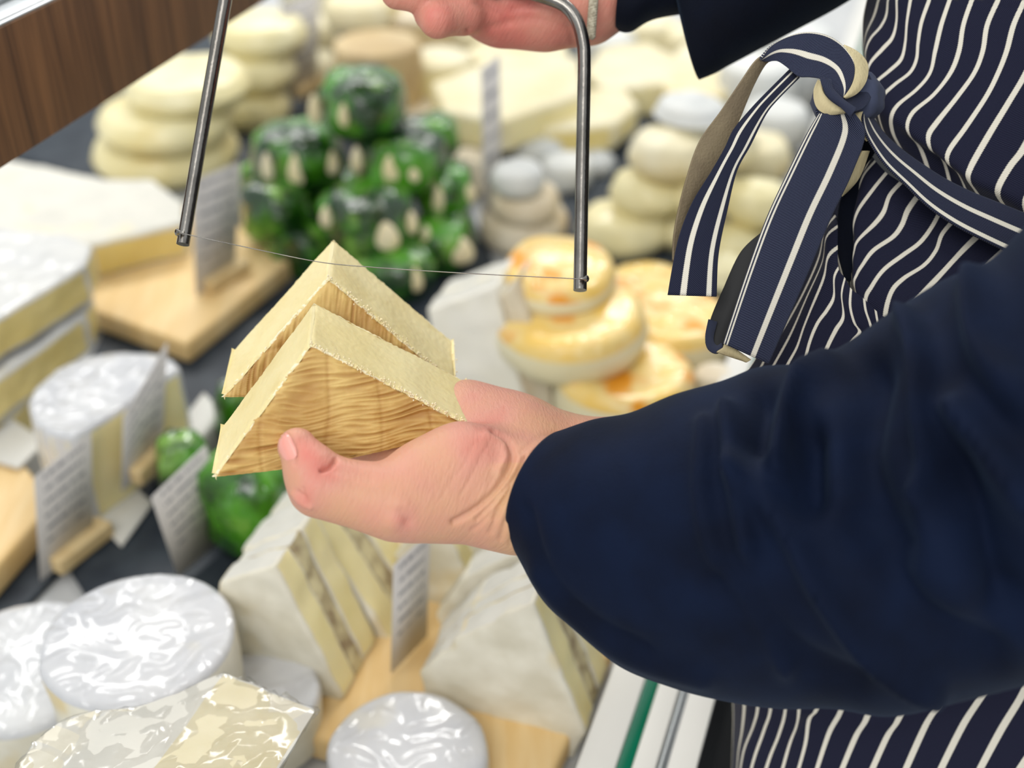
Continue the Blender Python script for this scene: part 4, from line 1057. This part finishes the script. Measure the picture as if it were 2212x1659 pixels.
# ---- apron, stripe by stripe
def c3(l, d, k=.3671, ox=1400, oy=0): return [(ox + x * k, oy + y * k, d) for x, y in l]
up = [
 ([(1300, -60), (1290, 0), (1270, 100), (1265, 200), (1268, 300), (1285, 400), (1300, 450), (1303, 560), (1310, 650)], .590),
 ([(1375, -60), (1360, 0), (1335, 90), (1290, 190), (1276, 260), (1272, 320), (1290, 400), (1303, 520), (1312, 655)], .575),
 ([(1425, -60), (1415, 0), (1405, 90), (1370, 160), (1310, 230), (1283, 310), (1292, 400), (1304, 520), (1320, 660)], .566),
 ([(1468, -60), (1465, 0), (1465, 120), (1440, 220), (1380, 290), (1310, 370), (1294, 440), (1304, 540), (1335, 690)], .560),
 ([(1555, -60), (1545, 0), (1525, 130), (1515, 250), (1490, 350), (1420, 420), (1340, 490), (1310, 570), (1325, 660), (1380, 745)], .556),
 ([(1668, -60), (1655, 0), (1610, 130), (1590, 250), (1580, 350), (1540, 430), (1450, 500), (1380, 570), (1357, 650), (1385, 760), (1425, 820)], .552),
 ([(1790, -60), (1775, 0), (1725, 150), (1690, 300), (1660, 430), (1580, 530), (1470, 620), (1432, 690), (1442, 780), (1490, 870)], .548),
 ([(1925, -60), (1905, 0), (1855, 150), (1830, 300), (1780, 430), (1680, 560), (1560, 660), (1525, 740), (1545, 800), (1600, 860), (1650, 990)], .544),
 ([(2082, -60), (2060, 0), (1995, 150), (1970, 300), (1920, 430), (1820, 570), (1700, 720), (1650, 800), (1668, 880), (1740, 940), (1780, 1080)], .540),
 ([(2235, -60), (2212, 10), (2150, 150), (2110, 300), (2060, 430), (1990, 570), (1870, 750), (1770, 890), (1768, 960), (1830, 1020), (1880, 1130)], .536),
 ([(2400, -60), (2370, 10), (2320, 150), (2280, 300), (2212, 450), (2110, 620), (2000, 800), (1900, 980), (1885, 1050), (1930, 1120), (1970, 1180)], .532),
 ([(2600, -60), (2570, 10), (2530, 200), (2450, 400), (2350, 600), (2212, 870), (2130, 980), (2060, 1110), (2080, 1180), (2140, 1240)], .528),
 ([(2800, -60), (2780, 10), (2730, 300), (2600, 600), (2400, 920), (2280, 1080), (2220, 1180), (2240, 1270), (2300, 1320)], .524),
 ([(3000, -60), (2980, 10), (2930, 300), (2800, 600), (2600, 920), (2480, 1100), (2420, 1200), (2440, 1300), (2500, 1350)], .522)]
cols = [c3(l, d) for l, d in up]
cols = [[(c[0][0] * 2 - c[1][0] + 6, c[0][1] - 220, c[0][2]), *c] for c in cols]
for i, c in enumerate(cols):      # the cloth tucks in under the tie at its lower end
    cols[i] = [(x, y, d + (.010 * max(0, (k / (len(c) - 1) - .8) / .2))) for k, (x, y, d) in enumerate(c)]
abm = bmesh.new()
sp_ = .0165
def apron_part(name):
    global abm
    o = frombm(name, abm, [M['apron']], person, None); md = o.modifiers.new('cloth', 'SOLIDIFY'); md.thickness = .0008; md.offset = 0
    abm = bmesh.new(); return o
sheet('x', cols, 6, 90, [], uscale=1, u0=0, vlen=sp_, addto=abm); apron_part('apron_bib')
def c9(l, d): return c3(l, d, .3219, 1500, 300)
lowr = [
 ([(1060, 40), (960, 200), (900, 400), (860, 600), (840, 800), (880, 930)], .600),
 ([(1120, 70), (1060, 200), (1000, 400), (975, 600), (980, 800), (1010, 930)], .588),
 ([(1165, 90), (1110, 210), (1090, 340), (1075, 480), (1040, 620), (1000, 700), (1000, 900), (1030, 980)], .560),
 ([(1195, 120), (1130, 250), (1105, 360), (1085, 480), (1065, 590), (1045, 700), (1020, 850), (1040, 1000)], .552),
 ([(1215, 150), (1140, 240), (1100, 360), (1080, 480), (1068, 600), (1060, 760), (1050, 880), (1060, 1020)], .548),
 ([(1290, 230), (1200, 340), (1105, 470), (1072, 570), (1075, 680), (1072, 800), (1060, 900), (1080, 1060)], .544),
 ([(1385, 295), (1310, 380), (1270, 490), (1210, 570), (1100, 680), (1075, 750), (1068, 850), (1090, 1100)], .541),
 ([(1500, 380), (1430, 480), (1390, 580), (1330, 660), (1200, 750), (1125, 850), (1090, 910), (1075, 980), (1130, 1160)], .539),
 ([(1650, 490), (1590, 600), (1510, 700), (1400, 780), (1270, 880), (1190, 990), (1148, 1080), (1180, 1240)], .537),
 ([(1740, 545), (1660, 640), (1620, 750), (1540, 850), (1400, 940), (1320, 1030), (1280, 1190), (1300, 1330)], .535),
 ([(1925, 630), (1800, 750), (1660, 900), (1540, 1030), (1475, 1110), (1440, 1250), (1440, 1380)], .532),
 ([(2110, 720), (1980, 840), (1850, 1000), (1740, 1130), (1680, 1250), (1660, 1400)], .529),
 ([(2300, 830), (2180, 950), (2060, 1110), (1950, 1260), (1900, 1450)], .527),
 ([(2500, 930), (2400, 1050), (2280, 1200), (2200, 1350), (2150, 1550)], .525)]
sheet('x', [c9(l, d) for l, d in lowr], 6, 70, [], uscale=1, u0=20, vlen=sp_, addto=abm); apron_part('apron_skirt')
pocket = [
 ([(900, 440), (850, 620), (740, 830), (640, 1050), (540, 1270), (400, 1500), (300, 1640)], .560),
 ([(950, 520), (880, 620), (840, 800), (745, 1020), (620, 1250), (500, 1440), (400, 1640)], .550),
 ([(962, 590), (890, 660), (862, 830), (760, 1060), (650, 1310), (530, 1530), (470, 1640)], .544),
 ([(962, 730), (900, 790), (870, 930), (790, 1130), (735, 1270), (690, 1400), (625, 1520), (580, 1640)], .540),
 ([(968, 868), (940, 930), (937, 1060), (890, 1150), (825, 1240), (775, 1360), (740, 1500), (710, 1640)], .537),
 ([(1012, 935), (990, 1040), (1000, 1190), (950, 1280), (900, 1380), (855, 1490), (820, 1640)], .535),
 ([(1052, 1005), (1045, 1120), (1072, 1230), (1110, 1295), (1060, 1360), (1010, 1460), (960, 1640)], .533),
 ([(1140, 1075), (1150, 1150), (1180, 1240), (1200, 1340), (1180, 1430), (1120, 1640)], .531),
 ([(1215, 1150), (1232, 1240), (1270, 1340), (1290, 1450), (1280, 1640)], .530),
 ([(1300, 1215), (1330, 1320), (1380, 1450), (1400, 1640)], .529)]
pc = [c9(l, d - .004) for l, d in pocket]
sheet('x', pc, 6, 60, [], uscale=1, u0=40, vlen=sp_, addto=abm); apron_part('apron_pocket')
def c9b(l, d): return c3(l, d, .3219, 1500, 1400)
bot = [
 ([(250, 80), (262, 380), (262, 560), (250, 900)], .640),
 ([(340, 80), (340, 370), (325, 550), (300, 700), (285, 900)], .622),
 ([(430, 80), (430, 380), (400, 520), (335, 690), (300, 900)], .612),
 ([(520, 80), (515, 395), (470, 550), (410, 720), (360, 900)], .606),
 ([(625, 80), (615, 400), (570, 580), (510, 730), (455, 900)], .600),
 ([(715, 80), (705, 400), (690, 520), (640, 650), (570, 900)], .594),
 ([(860, 80), (825, 395), (770, 480), (745, 650), (675, 900)], .588),
 ([(1060, 80), (990, 400), (900, 580), (795, 900)], .583),
 ([(1260, 80), (1165, 445), (1080, 600), (955, 900)], .578),
 ([(1500, 80), (1380, 455), (1290, 600), (1155, 900)], .573),
 ([(1760, 80), (1650, 360), (1550, 520), (1380, 900)], .568),
 ([(2040, 80), (1940, 300), (1800, 520), (1610, 900)], .563),
 ([(2300, 80), (2200, 310), (2050, 560), (1870, 900)], .558),
 ([(2560, 80), (2460, 350), (2320, 600), (2120, 900)], .553),
 ([(2850, 80), (2750, 350), (2600, 600), (2400, 900)], .548)]
sheet('x', [c9b(l, d) for l, d in bot], 6, 40, [], uscale=1, u0=60, vlen=sp_, addto=abm); apron_part('apron_hem')

# ---- ties
def ribbon(name, L, R_, mats, n=70, sub=10, nv=.04, thick=.0011, dfun=None, parent=person, mid=None):
    L = resample(L, n); R_ = resample(R_, n)
    cols = [L, [((a[0] + b[0]) / 2, (a[1] + b[1]) / 2, (a[2] + b[2]) / 2 - .0006) for a, b in zip(L, R_)], R_] if not mid else [L, resample(mid, n), R_]
    o = sheet(name, cols, sub, n, mats, parent, thick=thick, uscale=.5, vlen=.026, dfun=dfun)
    return o
def r3(l, d0, d1): return [(1400 + x * .3671, y * .3671, d0 + (d1 - d0) * i / (len(l) - 1)) for i, (x, y) in enumerate(l)]
def r9(l, d0, d1): return [(1500 + x * .3219, 300 + y * .3219, d0 + (d1 - d0) * i / (len(l) - 1)) for i, (x, y) in enumerate(l)]
ribbon('waist_tie', r3([(1262, 650), (1262, 720), (1290, 810), (1385, 960), (1515, 1090), (1645, 1215), (1795, 1320), (1965, 1410), (2180, 1510), (2400, 1600)], .530, .508),
       r3([(1285, 640), (1330, 710), (1400, 800), (1490, 880), (1600, 960), (1740, 1050), (1900, 1130), (2050, 1190), (2212, 1255), (2420, 1340)], .538, .516), [M['belt']])
# cream edge where the tie turns at the knot
ribbon('tie_edge', r3([(1228, 665), (1212, 700), (1222, 745), (1260, 800)], .529, .529), r3([(1262, 655), (1250, 700), (1262, 760), (1290, 830)], .528, .5285), [M['cream_cloth']], n=20)
ribbon('tie_tail', [(1768, 246, .520), (1742, 290, .519), (1700, 375, .517), (1656, 470, .515), (1612, 590, .513), (1562, 742, .512)],
       [(1846, 246, .522), (1868, 290, .522), (1840, 375, .520), (1795, 470, .518), (1745, 590, .515), (1660, 786, .514)], [M['tail']])
ribbon('tie_loop_shade', [(1648, 500, .530), (1600, 545, .531), (1562, 625, .531), (1535, 690, .530), (1524, 742, .528)],  # inside of the loop in flat black, its shadow put into the colour
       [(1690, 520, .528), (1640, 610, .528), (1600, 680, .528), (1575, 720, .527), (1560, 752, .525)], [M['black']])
ribbon('tie_loop_fold', [(1530, 690, .526), (1524, 725, .524), (1528, 752, .523), (1545, 764, .522), (1562, 757, .521)],
       [(1548, 695, .527), (1540, 725, .526), (1541, 740, .525), (1549, 748, .524), (1560, 742, .523)], [M['plain_twill']], n=30)
ribbon('tie_end', [(1566, 738, .518), (1562, 750, .518), (1548, 760, .520)], [(1622, 777, .518), (1614, 781, .518), (1606, 778, .520)], [M['cream_cloth']], n=10)
ribbon('apron_side_shade', r9([(1140, -10), (1120, 90), (1060, 260), (985, 400), (960, 560), (965, 760), (1010, 940)], .546, .541), r9([(1240, 10), (1200, 100), (1115, 230), (1090, 400), (1062, 600), (1058, 800), (1040, 960)], .552, .543), [M['dark_jacket']])  # added dark strip that paints the shade between tie tail and apron
ribbon('tie_lining', r9([(1130, 80), (1080, 180), (1025, 300), (985, 385)], .528, .526), r9([(1170, 80), (1125, 210), (1080, 290), (1000, 372)], .532, .530), [M['cream_cloth']], n=30)
ribbon('bow_tail', r3([(835, 405), (700, 540), (600, 645), (500, 765), (450, 870), (370, 1010), (260, 1190), (185, 1380), (145, 1560), (115, 1735)], .530, .512),
       r3([(890, 458), (760, 590), (690, 680), (605, 850), (520, 1010), (462, 1250), (425, 1420), (408, 1550), (402, 1745)], .530, .514), [M['tie_b']])
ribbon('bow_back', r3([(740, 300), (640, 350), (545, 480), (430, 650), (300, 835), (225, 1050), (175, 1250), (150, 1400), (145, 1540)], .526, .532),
       r3([(760, 352), (695, 370), (620, 500), (545, 680), (500, 780), (440, 890), (360, 1040), (270, 1200), (200, 1420)], .530, .536), [M['shaded_cloth']])
# bow_back sits behind bow_tail, the arch in front of both
ribbon('bow_arch', r3([(660, 345), (720, 270), (820, 215), (930, 190), (1040, 205), (1130, 255), (1195, 330), (1222, 400), (1215, 480), (1160, 572)], .524, .518),
       r3([(660, 352), (705, 358), (760, 358), (810, 390), (850, 425), (890, 452), (960, 455), (1030, 470), (1080, 520), (1155, 578)], .528, .520), [M['tie_arch']])
ribbon('knot_band', r3([(1150, 268), (1225, 305), (1280, 360), (1292, 420), (1275, 490), (1225, 550), (1158, 578)], .524, .517), r3([(1165, 300), (1205, 345), (1218, 400), (1212, 460), (1190, 515), (1150, 572)], .520, .516), [M['cream_cloth']], n=40)
ribbon('knot_band', r3([(1005, 470), (980, 530), (982, 600), (1010, 650), (1070, 672), (1160, 660)], .524, .519), r3([(1018, 480), (1032, 540), (1065, 585), (1110, 620), (1145, 640), (1165, 652)], .519, .517), [M['cream_cloth']], n=40)
ribbon('knot_band', r3([(1010, 455), (1025, 510), (1060, 570), (1120, 620), (1190, 690)], .517, .514), r3([(1075, 470), (1085, 520), (1120, 560), (1165, 600), (1225, 640)], .517, .514), [M['plain_twill']], n=40)
ribbon('knot_band', r3([(1160, 585), (1200, 570), (1250, 520), (1300, 440)], .522, .528), r3([(1205, 660), (1260, 640), (1300, 590), (1330, 520)], .520, .528), [M['plain_twill']], n=30)
ribbon('knot_band', r3([(992, 640), (1000, 668), (1060, 690), (1130, 690)], .524, .522), r3([(1000, 690), (1040, 700), (1100, 705), (1160, 695)], .526, .523), [M['plain_twill']], n=20)
bm = bmesh.new(); bmesh.ops.create_uvsphere(bm, u_segments=28, v_segments=18, radius=1)
kc = P(1400 + 1180 * .3671, 590 * .3671, .536)
for v in bm.verts: v.co = kc + Vector((v.co.x * .016, v.co.y * .011, v.co.z * .013)) + v.co * fbm(v.co * 2) * .002
frombm('knot_core', bm, [M['plain_twill']], person, None)
